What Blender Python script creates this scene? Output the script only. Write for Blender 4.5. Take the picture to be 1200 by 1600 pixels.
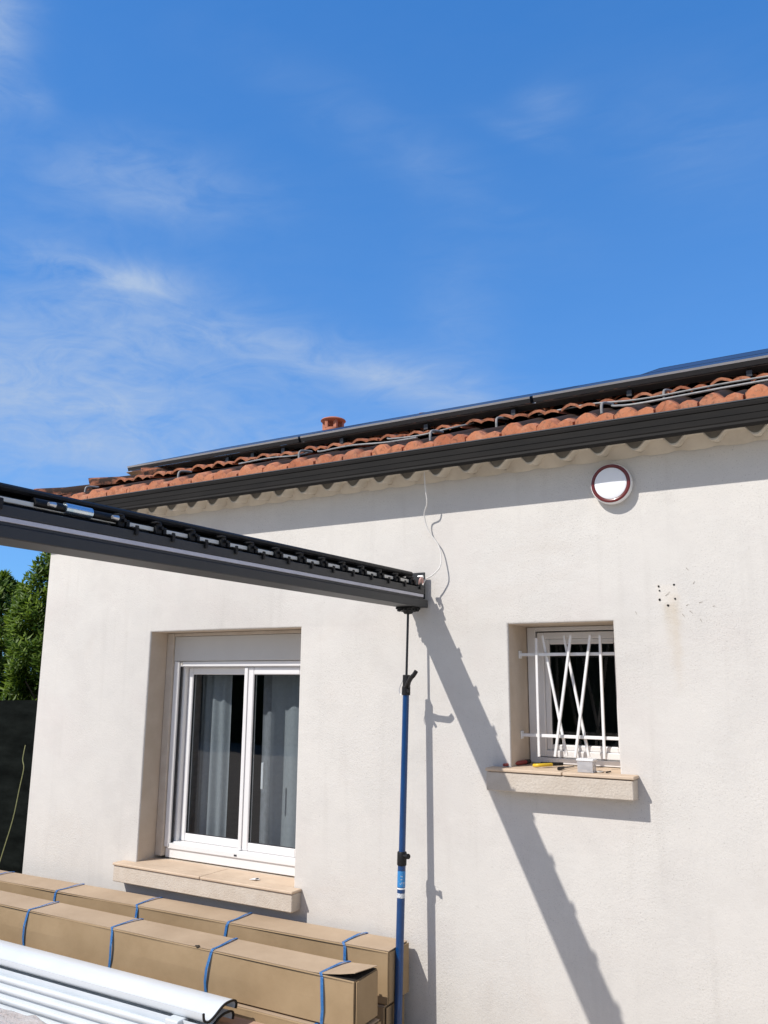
import bpy, bmesh, math, random
from mathutils import Vector, Matrix, noise
random.seed(7)
for o in list(bpy.data.objects): bpy.data.objects.remove(o)
sc = bpy.context.scene
COL = sc.collection
PI = math.pi

# ------------------------------------------------------------------ camera
YAW, PITCH, ROLL, FPX = 0.53052, 0.20368, 0.00751, 1285.87
cam = bpy.data.cameras.new('camera')
cam.sensor_fit = 'VERTICAL'; cam.sensor_height = 36.0
cam.lens = FPX / 1600.0 * 36.0
cam.clip_start = 0.05; cam.clip_end = 5000
camo = bpy.data.objects.new('camera', cam); COL.objects.link(camo)
f0 = Vector((-math.sin(YAW), math.cos(YAW), 0)); r0 = Vector((math.cos(YAW), math.sin(YAW), 0)); u0 = Vector((0, 0, 1))
fw = math.cos(PITCH) * f0 + math.sin(PITCH) * u0; up = -math.sin(PITCH) * f0 + math.cos(PITCH) * u0
rt = math.cos(ROLL) * r0 + math.sin(ROLL) * up; up2 = -math.sin(ROLL) * r0 + math.cos(ROLL) * up
mw = Matrix(((rt.x, up2.x, -fw.x, 0), (rt.y, up2.y, -fw.y, -4.0), (rt.z, up2.z, -fw.z, 1.8), (0, 0, 0, 1)))
camo.matrix_world = mw
sc.camera = camo

# ------------------------------------------------------------------ sky and sun
LDIR = Vector((0.57, 1.0, -1.17))                  # direction the sunlight travels
toward = -LDIR.normalized()
elev = math.asin(toward.z); azim = math.atan2(toward.x, toward.y) % (2 * PI)
world = bpy.data.worlds.new('World'); sc.world = world; world.use_nodes = True
wn = world.node_tree; wn.nodes.clear(); wl = wn.links
def N(t, **kw):
    n = wn.nodes.new(t)
    for k, v in kw.items(): setattr(n, k, v)
    return n
out = N('ShaderNodeOutputWorld'); bg = N('ShaderNodeBackground'); bg.inputs[1].default_value = 0.12
sky = N('ShaderNodeTexSky', sky_type='NISHITA'); sky.sun_disc = False
sky.sun_elevation = elev; sky.sun_rotation = azim; sky.altitude = 50; sky.air_density = 1.0; sky.dust_density = 0.35; sky.ozone_density = 2.2
tint = N('ShaderNodeMix', data_type='RGBA', blend_type='MULTIPLY'); tint.inputs[0].default_value = 1.0
tint.inputs[7].default_value = (0.80, 1.28, 1.80, 1)
wl.new(sky.outputs[0], tint.inputs[6])
tc = N('ShaderNodeTexCoord')
# opposite the sun the sky is a deep even blue; the unseen sunward half is made paler, to neutralise the ambient light
flat = N('ShaderNodeMix', data_type='RGBA'); flat.inputs[0].default_value = 0.60; wl.new(tint.outputs[2], flat.inputs[6])
ambient_tint = N('ShaderNodeMix', data_type='RGBA', blend_type='MULTIPLY'); ambient_tint.inputs[0].default_value = 1.0; ambient_tint.inputs[7].default_value = (1.10, 1.00, 1.00, 1); wl.new(sky.outputs[0], ambient_tint.inputs[6])
sepd = N('ShaderNodeSeparateXYZ'); wl.new(tc.outputs['Generated'], sepd.inputs[0])
deep = N('ShaderNodeMix', data_type='RGBA'); deep.inputs[6].default_value = (0.80, 2.65, 6.4, 1); deep.inputs[7].default_value = (0.26, 1.82, 5.5, 1)
er_ = N('ShaderNodeMapRange'); er_.inputs['From Min'].default_value = .25; er_.inputs['From Max'].default_value = .72; wl.new(sepd.outputs[2], er_.inputs['Value']); wl.new(er_.outputs[0], deep.inputs[0]); wl.new(deep.outputs[2], flat.inputs[7])
rr_ = N('ShaderNodeMapRange', interpolation_type='SMOOTHSTEP'); rr_.inputs['From Min'].default_value = -.15; rr_.inputs['From Max'].default_value = .30; wl.new(sepd.outputs[1], rr_.inputs['Value'])
half = N('ShaderNodeMix', data_type='RGBA'); wl.new(rr_.outputs[0], half.inputs[0]); wl.new(ambient_tint.outputs[2], half.inputs[6]); wl.new(flat.outputs[2], half.inputs[7])
def wmath(op, a, b=None, clamp=False):
    n = N('ShaderNodeMath', operation=op); n.use_clamp = clamp
    for i, v in enumerate((a, b)):
        if v is None: continue
        if isinstance(v, (int, float)): n.inputs[i].default_value = v
        else: wl.new(v, n.inputs[i])
    return n.outputs[0]
# thin cirrus: streaky noise gathered around a few directions of the real sky
mp = N('ShaderNodeMapping'); mp.inputs['Rotation'].default_value = (0.25, 0.35, 0.5); mp.inputs['Scale'].default_value = (1.5, 4.0, 7.5)
wl.new(tc.outputs['Generated'], mp.inputs[0])
n1 = N('ShaderNodeTexNoise'); n1.inputs['Scale'].default_value = 1.7; n1.inputs['Detail'].default_value = 10; n1.inputs['Roughness'].default_value = 0.62; n1.inputs['Distortion'].default_value = 0.7
wl.new(mp.outputs[0], n1.inputs['Vector'])
n2 = N('ShaderNodeTexNoise'); n2.inputs['Scale'].default_value = 4.5; n2.inputs['Detail'].default_value = 8; n2.inputs['Roughness'].default_value = 0.6; n2.inputs['Distortion'].default_value = 1.4
wl.new(mp.outputs[0], n2.inputs['Vector'])
def skydir(px, py):
    d = rt * ((px - 600) / FPX) - up2 * ((py - 800) / FPX) + fw
    return d.normalized()
CLOUDS = [  # (azimuth/elevation target, spread along, spread across, tilt, amount) measured once as world directions
    (skydir(235, 285), .105, .035, .05, .85), (skydir(225, 442), .060, .018, .05, 1.0), (skydir(110, 410), .045, .018, -.1, .8),
    (skydir(510, 560), .12, .026, -.22, .85), (skydir(650, 605), .14, .030, -.18, .80), (skydir(100, 540), .22, .10, -.1, .62),
    (skydir(80, 650), .34, .08, -.1, 1.1), (skydir(720, 520), .05, .10, 0, .30), (skydir(855, 168), .03, .018, 0, .50), (skydir(815, 205), .04, .010, -.4, .4),
    (skydir(-15, 50), .03, .06, 0, 1.3), (skydir(55, 155), .02, .015, 0, .35), (skydir(300, 520), .10, .03, -.15, .45), (skydir(640, 240), .16, .03, -.5, .22), (skydir(1090, 210), .09, .05, -.4, .24),
]
acc = None
for (d, sa, sb, tilt, amt) in CLOUDS:
    e1 = d.cross(Vector((0, 0, 1))).normalized(); e2 = e1.cross(d).normalized()
    a1 = e1 * math.cos(tilt) + e2 * math.sin(tilt); a2 = -e1 * math.sin(tilt) + e2 * math.cos(tilt)
    parts = []
    for ax, s in ((a1, sa), (a2, sb), (d, None)):
        dp = N('ShaderNodeVectorMath', operation='DOT_PRODUCT'); wl.new(tc.outputs['Generated'], dp.inputs[0]); dp.inputs[1].default_value = ax
        parts.append((dp.outputs['Value'], s))
    q = None
    for v, s in parts[:2]:
        t = wmath('MULTIPLY', v, 1.0 / s); t = wmath('MULTIPLY', t, t); q = t if q is None else wmath('ADD', q, t)
    g = wmath('POWER', 2.718, wmath('MULTIPLY', q, -0.9))
    g = wmath('MULTIPLY', g, wmath('GREATER_THAN', parts[2][0], 0.0))
    g = wmath('MULTIPLY', g, amt * .85)
    acc = g if acc is None else wmath('ADD', acc, g)
r1 = N('ShaderNodeMapRange'); r1.inputs['From Min'].default_value = 0.30; r1.inputs['From Max'].default_value = 0.82
wl.new(n1.outputs['Fac'], r1.inputs['Value'])
r2 = N('ShaderNodeMapRange'); r2.inputs['From Min'].default_value = 0.30; r2.inputs['From Max'].default_value = 0.75
wl.new(n2.outputs['Fac'], r2.inputs['Value'])
tex = wmath('ADD', wmath('MULTIPLY', r1.outputs[0], 0.75), wmath('MULTIPLY', r2.outputs[0], 0.45))
dens = wmath('MULTIPLY', wmath('ADD', acc, 0.025), tex, clamp=True)
mx = N('ShaderNodeMix', data_type='RGBA'); wl.new(dens, mx.inputs[0]); wl.new(half.outputs[2], mx.inputs[6]); mx.inputs[7].default_value = (3.4, 4.5, 6.4, 1)
wl.new(mx.outputs[2], bg.inputs[0]); wl.new(bg.outputs[0], out.inputs[0])

sl = bpy.data.lights.new('sun', 'SUN'); sl.energy = 4.3; sl.angle = math.radians(0.53); sl.color = (1.0, 0.955, 0.90)
so = bpy.data.objects.new('sun', sl); COL.objects.link(so)
so.rotation_mode = 'QUATERNION'; so.rotation_quaternion = LDIR.normalized().to_track_quat('-Z', 'Y')
so.location = (-6, -12, 14)
sc.view_settings.view_transform = 'Standard'; sc.view_settings.look = 'None'
sc.view_settings.exposure = 0.0; sc.view_settings.gamma = 1.0; sc.view_settings.use_curve_mapping = False

# ------------------------------------------------------------------ helpers
def tag(o, label=None, cat=None, group=None, kind=None):
    for k, v in (('label', label), ('category', cat), ('group', group), ('kind', kind)):
        if v: o[k] = v
    return o
def empty(name, loc=(0, 0, 0), parent=None):
    o = bpy.data.objects.new(name, None); COL.objects.link(o); o.location = loc; o.empty_display_size = .1
    if parent: o.parent = parent
    return o
def origin(p):
    v = Vector((0, 0, 0))
    while p is not None: v = v + p.location; p = p.parent
    return v
def obj(name, bm, m, parent=None, smooth=False, world_coords=True):
    me = bpy.data.meshes.new(name)
    if parent is not None and world_coords:
        bmesh.ops.translate(bm, verts=bm.verts, vec=-origin(parent))
    bmesh.ops.recalc_face_normals(bm, faces=bm.faces)
    bm.to_mesh(me); bm.free()
    if smooth:
        for p in me.polygons: p.use_smooth = True
    if isinstance(m, (list, tuple)):
        for q in m: me.materials.append(q)
    else: me.materials.append(m)
    o = bpy.data.objects.new(name, me); COL.objects.link(o)
    if parent is not None: o.parent = parent
    if smooth:
        try: me.set_sharp_from_angle(angle=math.radians(40))
        except Exception: pass
    return o
def add_box(bm, x0, x1, y0, y1, z0, z1, bev=0.0, seg=1, rot=None):
    r = bmesh.ops.create_cube(bm, size=1.0); vs = r['verts']
    bmesh.ops.scale(bm, verts=vs, vec=(x1 - x0, y1 - y0, z1 - z0))
    if bev > 0:
        es = list({e for v in vs for e in v.link_edges})
        rb = bmesh.ops.bevel(bm, geom=es, offset=bev, segments=seg, affect='EDGES', profile=.7, clamp_overlap=True)
        vs = list({v for f in rb['faces'] for v in f.verts} | {v for v in vs if v.is_valid})
    if rot is not None: bmesh.ops.transform(bm, matrix=rot, verts=vs)
    bmesh.ops.translate(bm, verts=vs, vec=((x0 + x1) / 2, (y0 + y1) / 2, (z0 + z1) / 2))
    return vs
def bx(*a, **k):
    bm = bmesh.new(); add_box(bm, *a, **k); return bm
def add_tube(bm, pts, rad, n=10, caps=True, ell=None):
    pts = [Vector(p) for p in pts]
    rads = rad if isinstance(rad, (list, tuple)) else [rad] * len(pts)
    rings = []; ref = None
    for i, p in enumerate(pts):
        if i == 0: t = pts[1] - p
        elif i == len(pts) - 1: t = p - pts[i - 1]
        else: t = pts[i + 1] - pts[i - 1]
        t.normalize()
        if ref is None:
            ref = Vector((0, 0, 1)) if abs(t.z) < .9 else Vector((1, 0, 0))
        a = t.cross(ref)
        if a.length < 1e-5: a = t.orthogonal()
        a.normalize(); b = a.cross(t).normalized(); ref = b
        rings.append([bm.verts.new(p + (a * math.cos(2 * PI * k / n) + b * math.sin(2 * PI * k / n)) * rads[i]) for k in range(n)])
    for i in range(len(rings) - 1):
        for k in range(n):
            bm.faces.new((rings[i][k], rings[i][(k + 1) % n], rings[i + 1][(k + 1) % n], rings[i + 1][k]))
    if caps:
        bm.faces.new(list(reversed(rings[0]))); bm.faces.new(rings[-1])
def tube(pts, rad, n=10):
    bm = bmesh.new(); add_tube(bm, pts, rad, n); return bm
def curve_pts(pts, sub=8):
    pts = [Vector(p) for p in pts]; P = [pts[0]] + pts + [pts[-1]]; o = []
    for i in range(1, len(P) - 2):
        p0, p1, p2, p3 = P[i - 1], P[i], P[i + 1], P[i + 2]
        for k in range(sub):
            t = k / sub
            o.append(.5 * ((2 * p1) + (-p0 + p2) * t + (2 * p0 - 5 * p1 + 4 * p2 - p3) * t * t + (-p0 + 3 * p1 - 3 * p2 + p3) * t ** 3))
    o.append(pts[-1]); return o
def add_lathe(bm, prof, c, axis='Z', n=32, close=True):
    # prof: (radius, height) pairs along the axis
    c = Vector(c); rings = []
    for r, h in prof:
        ring = []
        for k in range(n):
            a = 2 * PI * k / n; u, v = r * math.cos(a), r * math.sin(a)
            p = Vector((u, v, h)) if axis == 'Z' else (Vector((u, -h, v)) if axis == 'Y' else Vector((h, u, v)))
            ring.append(bm.verts.new(c + p))
        rings.append(ring)
    for i in range(len(rings) - 1):
        for k in range(n):
            bm.faces.new((rings[i][k], rings[i][(k + 1) % n], rings[i + 1][(k + 1) % n], rings[i + 1][k]))
    if close:
        bm.faces.new(rings[0]); bm.faces.new(list(reversed(rings[-1])))
def lathe(prof, c, axis='Z', n=32, close=True):
    bm = bmesh.new(); add_lathe(bm, prof, c, axis, n, close); return bm
def add_extrude_x(bm, poly, x0, x1, nx=1, zfun=None):
    # poly: closed (y, z) outline swept along x
    rings = []
    for i in range(nx + 1):
        x = x0 + (x1 - x0) * i / nx
        rings.append([bm.verts.new((x, y, z + (zfun(x, y) if zfun else 0))) for y, z in poly])
    n = len(poly)
    for i in range(nx):
        for k in range(n):
            bm.faces.new((rings[i][k], rings[i][(k + 1) % n], rings[i + 1][(k + 1) % n], rings[i + 1][k]))
    bm.faces.new(rings[0]); bm.faces.new(list(reversed(rings[-1])))
def strip_poly(cl, th):
    # closed outline of a sheet with centre line cl (list of (y,z)) and thickness th
    a, b = [], []
    for i, (y, z) in enumerate(cl):
        p = Vector(cl[max(0, i - 1)]); q = Vector(cl[min(len(cl) - 1, i + 1)]); t = (q - p).normalized(); nrm = Vector((-t.y, t.x))
        a.append((y + nrm.x * th / 2, z + nrm.y * th / 2)); b.append((y - nrm.x * th / 2, z - nrm.y * th / 2))
    return a + list(reversed(b))

# ------------------------------------------------------------------ materials
MATS = {}
def mat(name, c1, c2=None, rough=.6, metal=0.0, scale=8.0, detail=6, bump=0.0, bscale=60.0, bdist=.002, spec=.5, lo=.35, hi=.65, coords='Object', extra=None, stretch=None, coat=0):
    m = bpy.data.materials.new(name); m.use_nodes = True; nt = m.node_tree; L = nt.links
    p = nt.nodes['Principled BSDF']; p.inputs['Roughness'].default_value = rough; p.inputs['Metallic'].default_value = metal
    p.inputs['Specular IOR Level'].default_value = spec
    if coat: p.inputs['Coat Weight'].default_value = coat; p.inputs['Coat Roughness'].default_value = .08
    t = nt.nodes.new('ShaderNodeTexCoord'); vec = t.outputs[coords]
    if stretch:
        mp_ = nt.nodes.new('ShaderNodeMapping'); mp_.inputs['Scale'].default_value = stretch; L.new(vec, mp_.inputs[0]); svec = mp_.outputs[0]
    else: svec = vec
    col = None
    if c2 is not None:
        n = nt.nodes.new('ShaderNodeTexNoise'); n.inputs['Scale'].default_value = scale; n.inputs['Detail'].default_value = detail; n.inputs['Roughness'].default_value = .6
        L.new(svec, n.inputs['Vector'])
        r = nt.nodes.new('ShaderNodeMapRange'); r.inputs['From Min'].default_value = lo; r.inputs['From Max'].default_value = hi; L.new(n.outputs['Fac'], r.inputs['Value'])
        x = nt.nodes.new('ShaderNodeMix'); x.data_type = 'RGBA'; x.inputs[6].default_value = (*c1, 1); x.inputs[7].default_value = (*c2, 1)
        L.new(r.outputs[0], x.inputs[0]); L.new(x.outputs[2], p.inputs['Base Color']); col = x.outputs[2]
    else: p.inputs['Base Color'].default_value = (*c1, 1)
    if bump:
        n = nt.nodes.new('ShaderNodeTexNoise'); n.inputs['Scale'].default_value = bscale; n.inputs['Detail'].default_value = 5; L.new(svec, n.inputs['Vector'])
        b = nt.nodes.new('ShaderNodeBump'); b.inputs['Strength'].default_value = bump; b.inputs['Distance'].default_value = bdist
        L.new(n.outputs['Fac'], b.inputs['Height']); L.new(b.outputs[0], p.inputs['Normal'])
    if extra: extra(m, nt, p, vec, col)
    MATS[name] = m; return m

def render_extra(m, nt, p, vec, col):
    """grain of a scraped render: fine pits, soft broad undulation, faint grey-pink clouds and a rusty run below the old fixing"""
    L = nt.links
    def nz(s, d, r=.6, dist=0):
        n = nt.nodes.new('ShaderNodeTexNoise'); n.inputs['Scale'].default_value = s; n.inputs['Detail'].default_value = d; n.inputs['Roughness'].default_value = r; n.inputs['Distortion'].default_value = dist
        L.new(vec, n.inputs['Vector']); return n.outputs['Fac']
    def mr(v, a, b, c=0., d=1.):
        r = nt.nodes.new('ShaderNodeMapRange'); r.inputs['From Min'].default_value = a; r.inputs['From Max'].default_value = b; r.inputs['To Min'].default_value = c; r.inputs['To Max'].default_value = d; L.new(v, r.inputs['Value']); return r.outputs[0]
    def ma(op, a, b):
        n = nt.nodes.new('ShaderNodeMath'); n.operation = op
        for i, v in enumerate((a, b)):
            if isinstance(v, (int, float)): n.inputs[i].default_value = v
            else: L.new(v, n.inputs[i])
        return n.outputs[0]
    vor = nt.nodes.new('ShaderNodeTexVoronoi'); vor.inputs['Scale'].default_value = 130; L.new(vec, vor.inputs['Vector'])
    fine = nz(230, 4); med = nz(70, 4); broad = nz(3.2, 4)
    rough_zone = mr(nz(1.7, 3), .42, .62, .35, 1.0)         # parts of the wall are scraped rougher than others
    h = ma('ADD', ma('MULTIPLY', fine, .5), ma('MULTIPLY', med, .9))
    h = ma('ADD', h, ma('MULTIPLY', vor.outputs['Distance'], .5)); h = ma('MULTIPLY', h, rough_zone)
    b = nt.nodes.new('ShaderNodeBump'); b.inputs['Strength'].default_value = .58; b.inputs['Distance'].default_value = .0026; L.new(h, b.inputs['Height'])
    b2 = nt.nodes.new('ShaderNodeBump'); b2.inputs['Strength'].default_value = .5; b2.inputs['Distance'].default_value = .008; L.new(broad, b2.inputs['Height']); L.new(b2.outputs[0], b.inputs['Normal'])
    L.new(b.outputs[0], p.inputs['Normal'])
    def mix(fac, a, c):
        x = nt.nodes.new('ShaderNodeMix'); x.data_type = 'RGBA'; L.new(a, x.inputs[6]); x.inputs[7].default_value = (*c, 1); L.new(fac, x.inputs[0]); return x.outputs[2]
    c = mix(mr(nz(2.3, 6, .65, .4), .50, .74, 0, .32), col, (.50, .475, .445))
    c = mix(mr(nz(1.1, 4, .6, .6), .50, .75, 0, .40), c, (.60, .540, .505))
    c = mix(mr(nz(38, 3), .66, .78, 0, .30), c, (.34, .32, .29))
    c = mix(ma('MULTIPLY', mr(nz(150, 2), .60, .70, 0, .75), rough_zone), c, (.36, .33, .30))
    c = mix(mr(nz(.8, 8, .7, 1.2), .56, .66, 0, .22), c, (.56, .50, .44))
    # rusty run-off below the drill holes
    geo = nt.nodes.new('ShaderNodeSeparateXYZ'); tc_ = nt.nodes.new('ShaderNodeTexCoord'); L.new(tc_.outputs['Object'], geo.inputs[0])
    wob = mr(nz(9, 3), .3, .7, -.010, .010)
    def run(xc, w, zt, zb, amt):
        dx = ma('DIVIDE', ma('ABSOLUTE', ma('ADD', ma('ADD', geo.outputs[0], -xc), wob), 0), w)
        g = ma('POWER', 2.718, ma('MULTIPLY', ma('MULTIPLY', dx, dx), -1.0))
        zz_ = mr(geo.outputs[2], zb, zt, 0, 1); top = mr(geo.outputs[2], zt + .02, zt, 0, 1)
        return ma('MULTIPLY', ma('MULTIPLY', ma('MULTIPLY', g, zz_), top), amt)
    c = mix(run(-.775 + .52, .022, 2.20, 1.72, .42), c, (.52, .40, .24))
    c = mix(run(-.805 + .52, .018, 2.16, 1.95, .35), c, (.50, .41, .28))
    c = mix(run(-1.01 + .52, .16, 1.30, 1.05, .12), c, (.45, .42, .38))
    def band(ax, c0, hw):      # 1 inside a slab round c0, soft edge
        return mr(ma('ADD', ma('ABSOLUTE', ma('ADD', geo.outputs[ax], -c0), 0), wob), hw, hw + .012, 1, 0)
    c = mix(ma('MULTIPLY', ma('MULTIPLY', band(0, -.803 + .52, .040), band(2, 2.212, .042)), .65), c, (.70, .655, .585))     # paler square where a box was screwed on
    st = nt.nodes.new('ShaderNodeMapping'); st.inputs['Scale'].default_value = (9, 9, .7); L.new(vec, st.inputs[0]); sn = nt.nodes.new('ShaderNodeTexNoise'); sn.inputs['Scale'].default_value = 1.6; sn.inputs['Detail'].default_value = 7; L.new(st.outputs[0], sn.inputs['Vector'])
    c = mix(mr(sn.outputs['Fac'], .56, .72, 0, .16), c, (.46, .43, .39))      # faint rain streaks
    tw = nt.nodes.new('ShaderNodeMapping'); tw.inputs['Scale'].default_value = (2.2, 2, 6); tw.inputs['Rotation'].default_value = (0, .5, 0); L.new(vec, tw.inputs[0]); tn_ = nt.nodes.new('ShaderNodeTexNoise'); tn_.inputs['Scale'].default_value = 2.5; tn_.inputs['Detail'].default_value = 5; tn_.inputs['Distortion'].default_value = 1.5; L.new(tw.outputs[0], tn_.inputs['Vector'])
    c = mix(mr(tn_.outputs['Fac'], .52, .70, 0, .22), c, (.70, .675, .63))    # trowel sweeps
    L.new(c, p.inputs['Base Color'])
M_wall = mat('cream_render', (.662, .634, .588), (.635, .610, .568), rough=.92, scale=5, spec=.2, extra=render_extra)
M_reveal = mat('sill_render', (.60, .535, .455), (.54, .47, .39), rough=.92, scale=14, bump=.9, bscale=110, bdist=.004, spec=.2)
M_reveal_bounce = mat('reveal_bounce_render', (.60, .515, .42), (.54, .455, .36), rough=.92, scale=7, bump=.6, bscale=120, bdist=.003, spec=.2)  # warm bounce light inside the reveals is put into this colour
M_shbox = mat('shutter_box_pvc', (.58, .56, .52), (.55, .53, .49), rough=.45, scale=3)
M_soffit = mat('soffit_paint', (.64, .585, .49), (.52, .47, .39), rough=.85, scale=7, bump=.3, bscale=50, bdist=.003, spec=.2, lo=.45, hi=.75)
M_stone = mat('sill_stone', (.66, .52, .38), (.55, .42, .30), rough=.7, scale=6, bump=.35, bscale=90, bdist=.002, lo=.3, hi=.7)
M_pvc = mat('white_pvc', (.80, .79, .78), (.77, .76, .75), rough=.28, scale=3)
M_seal = mat('rubber_seal', (.03, .03, .035), rough=.6)
M_beige = mat('plastic_beige', (.70, .66, .58), rough=.5)
M_white = mat('white_paint', (.86, .86, .86), (.80, .80, .79), rough=.35, scale=20)
M_anth = mat('anthracite_aluminium', (.030, .032, .034), (.025, .027, .029), rough=.5, metal=0.0, scale=12, bump=.15, bscale=300, bdist=.0005, spec=.5)
M_gutter = mat('dark_gutter', (.020, .0185, .017), (.014, .0135, .013), rough=.65, spec=.12, scale=9, stretch=(.4, 3, 3))
M_gutlip = mat('gutter_lip_metal', (.075, .078, .082), rough=.3, spec=.6)
M_black = mat('black_plastic', (.008, .008, .009), (.013, .013, .013), rough=.5, spec=.3, scale=40)
M_blackshine = mat('black_rod_steel', (.02, .02, .022), rough=.3, metal=.3)
M_led = mat('led_diffuser', (.60, .60, .66), (.52, .52, .58), rough=.35, scale=30, stretch=(1, .3, 1))
M_cream_bar = mat('linkage_bar', (.80, .77, .68), rough=.5)
M_alu = mat('bare_aluminium', (.62, .63, .65), (.52, .53, .55), rough=.32, metal=.85, scale=25, stretch=(.2, 2, 2))
M_sleeve = mat('brushed_sleeve', (.45, .62, .75), (.75, .80, .85), rough=.22, metal=.9, scale=30)
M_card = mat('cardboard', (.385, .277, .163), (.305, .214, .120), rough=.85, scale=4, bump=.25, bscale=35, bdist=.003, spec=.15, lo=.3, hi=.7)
M_card_lit = mat('cardboard_top_lit', (.49, .375, .262), (.40, .298, .202), rough=.85, scale=3, bump=.25, bscale=30, bdist=.003, spec=.15, lo=.3, hi=.7)  # same cardboard, the stronger light on its top put into a paler colour
M_card_pink = mat('cardboard_offcut', (.52, .35, .25), (.45, .30, .21), rough=.9, scale=7, spec=.1, stretch=(1, 8, 1))
M_dark = mat('dark_gap', (.02, .016, .012), rough=.9)
M_strap = mat('blue_strap', (.06, .27, .68), (.12, .36, .74), rough=.35, scale=60)
M_blue = mat('blue_tube_paint', (.002, .042, .15), (.003, .052, .18), rough=.3, scale=20, coat=.25)
M_lightblue = mat('sticker_blue', (.03, .22, .52), (.45, .50, .55), rough=.4, scale=75, lo=.60, hi=.66)
M_stick_w = mat('sticker_white', (.62, .64, .66), (.05, .06, .08), rough=.4, scale=130, lo=.55, hi=.62)
M_blade = mat('white_powder_coat', (.70, .74, .765), (.66, .70, .73), rough=.32, scale=4)
M_red = mat('lamp_ring', (.125, .010, .007), rough=.3, coat=.15)
M_opal = mat('lamp_diffuser', (.86, .87, .88), rough=.3)
M_chim = mat('terracotta_cowl', (.50, .19, .11), (.40, .15, .09), rough=.8, scale=15, bump=.3, bscale=60)
M_glassp = mat('solar_glass', (.012, .018, .045), (.016, .022, .055), rough=.36, scale=2)
M_cell_back = mat('backsheet', (.25, .25, .26), rough=.7)
M_pframe = mat('black_anodised', (.018, .018, .02), rough=.35, spec=.6)
M_conduit = mat('grey_conduit', (.33, .32, .31), (.22, .22, .21), rough=.5, scale=30)
M_cable = mat('white_cable', (.72, .70, .66), rough=.45)
M_copper = mat('pink_wire', (.62, .38, .33), rough=.5)
M_curtain = mat('voile_curtain', (.70, .74, .76), (.62, .66, .68), rough=.9, scale=40, spec=.1)
M_curtain_shade = mat('shaded_curtain', (.30, .31, .33), (.24, .25, .26), rough=.9, scale=30, spec=.1)  # curtain cloth out of the sun, its shade put into the grey
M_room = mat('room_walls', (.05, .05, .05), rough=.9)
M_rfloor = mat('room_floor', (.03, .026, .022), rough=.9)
M_bark = mat('bark', (.12, .09, .06), (.07, .05, .035), rough=.9, scale=20, bump=.6, bscale=40, bdist=.01)
M_net = mat('shade_net', (.020, .025, .022), (.006, .008, .007), rough=.95, spec=.1, scale=3, bump=.4, bscale=200, bdist=.002, stretch=(1, 1, 3))
M_post = mat('green_steel', (.02, .05, .03), rough=.5)
M_cord = mat('yellow_cord', (.38, .38, .17), (.26, .28, .12), rough=.7, scale=60)
M_yellow = mat('yellow_plastic', (.75, .50, .03), rough=.35)
M_redp = mat('red_handle', (.30, .035, .03), rough=.35)
M_wood = mat('pine_timber', (.42, .28, .15), (.34, .21, .11), rough=.8, scale=5, stretch=(1, 10, 10))
M_hole = mat('drill_hole', (.012, .010, .008), rough=.95)

def glass_mat(name, tr, tint_):
    m = bpy.data.materials.new(name); m.use_nodes = True; nt = m.node_tree; nt.nodes.clear(); L = nt.links
    o = nt.nodes.new('ShaderNodeOutputMaterial'); mixn = nt.nodes.new('ShaderNodeMixShader'); t = nt.nodes.new('ShaderNodeBsdfTransparent'); g = nt.nodes.new('ShaderNodeBsdfGlossy')
    t.inputs[0].default_value = (*tint_, 1); g.inputs['Roughness'].default_value = .015; g.inputs[0].default_value = (1, 1, 1, 1)
    ge = nt.nodes.new('ShaderNodeNewGeometry'); dt = nt.nodes.new('ShaderNodeVectorMath'); dt.operation = 'DOT_PRODUCT'; L.new(ge.outputs['Incoming'], dt.inputs[0]); L.new(ge.outputs['Normal'], dt.inputs[1])
    def mth(op, a, b):
        n = nt.nodes.new('ShaderNodeMath'); n.operation = op
        for i, v in enumerate((a, b)):
            if isinstance(v, (int, float)): n.inputs[i].default_value = v
            else: L.new(v, n.inputs[i])
        return n.outputs[0]
    fr = mth('ADD', mth('MULTIPLY', mth('POWER', mth('SUBTRACT', 1.0, mth('ABSOLUTE', dt.outputs['Value'], 0)), 5), 1 - tr), tr)   # Schlick, the same from both sides of the pane
    L.new(fr, mixn.inputs[0]); L.new(t.outputs[0], mixn.inputs[1]); L.new(g.outputs[0], mixn.inputs[2]); L.new(mixn.outputs[0], o.inputs[0]); return m
M_glass = glass_mat('window_glass', .055, (.72, .76, .78))
M_plastic_clear = mat('clear_plastic', (.80, .80, .82), rough=.15)
_p = M_plastic_clear.node_tree.nodes['Principled BSDF']; _p.inputs['Transmission Weight'].default_value = .55
def voile(m):
    nt = m.node_tree; p = nt.nodes['Principled BSDF']; o = nt.nodes['Material Output']; L = nt.links
    t = nt.nodes.new('ShaderNodeBsdfTranslucent'); t.inputs[0].default_value = (.6, .62, .64, 1); a = nt.nodes.new('ShaderNodeMixShader'); a.inputs[0].default_value = .3
    tr = nt.nodes.new('ShaderNodeBsdfTransparent'); b = nt.nodes.new('ShaderNodeMixShader'); b.inputs[0].default_value = .30
    L.new(p.outputs[0], a.inputs[1]); L.new(t.outputs[0], a.inputs[2]); L.new(a.outputs[0], b.inputs[1]); L.new(tr.outputs[0], b.inputs[2]); L.new(b.outputs[0], o.inputs[0])
voile(M_curtain)

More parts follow.
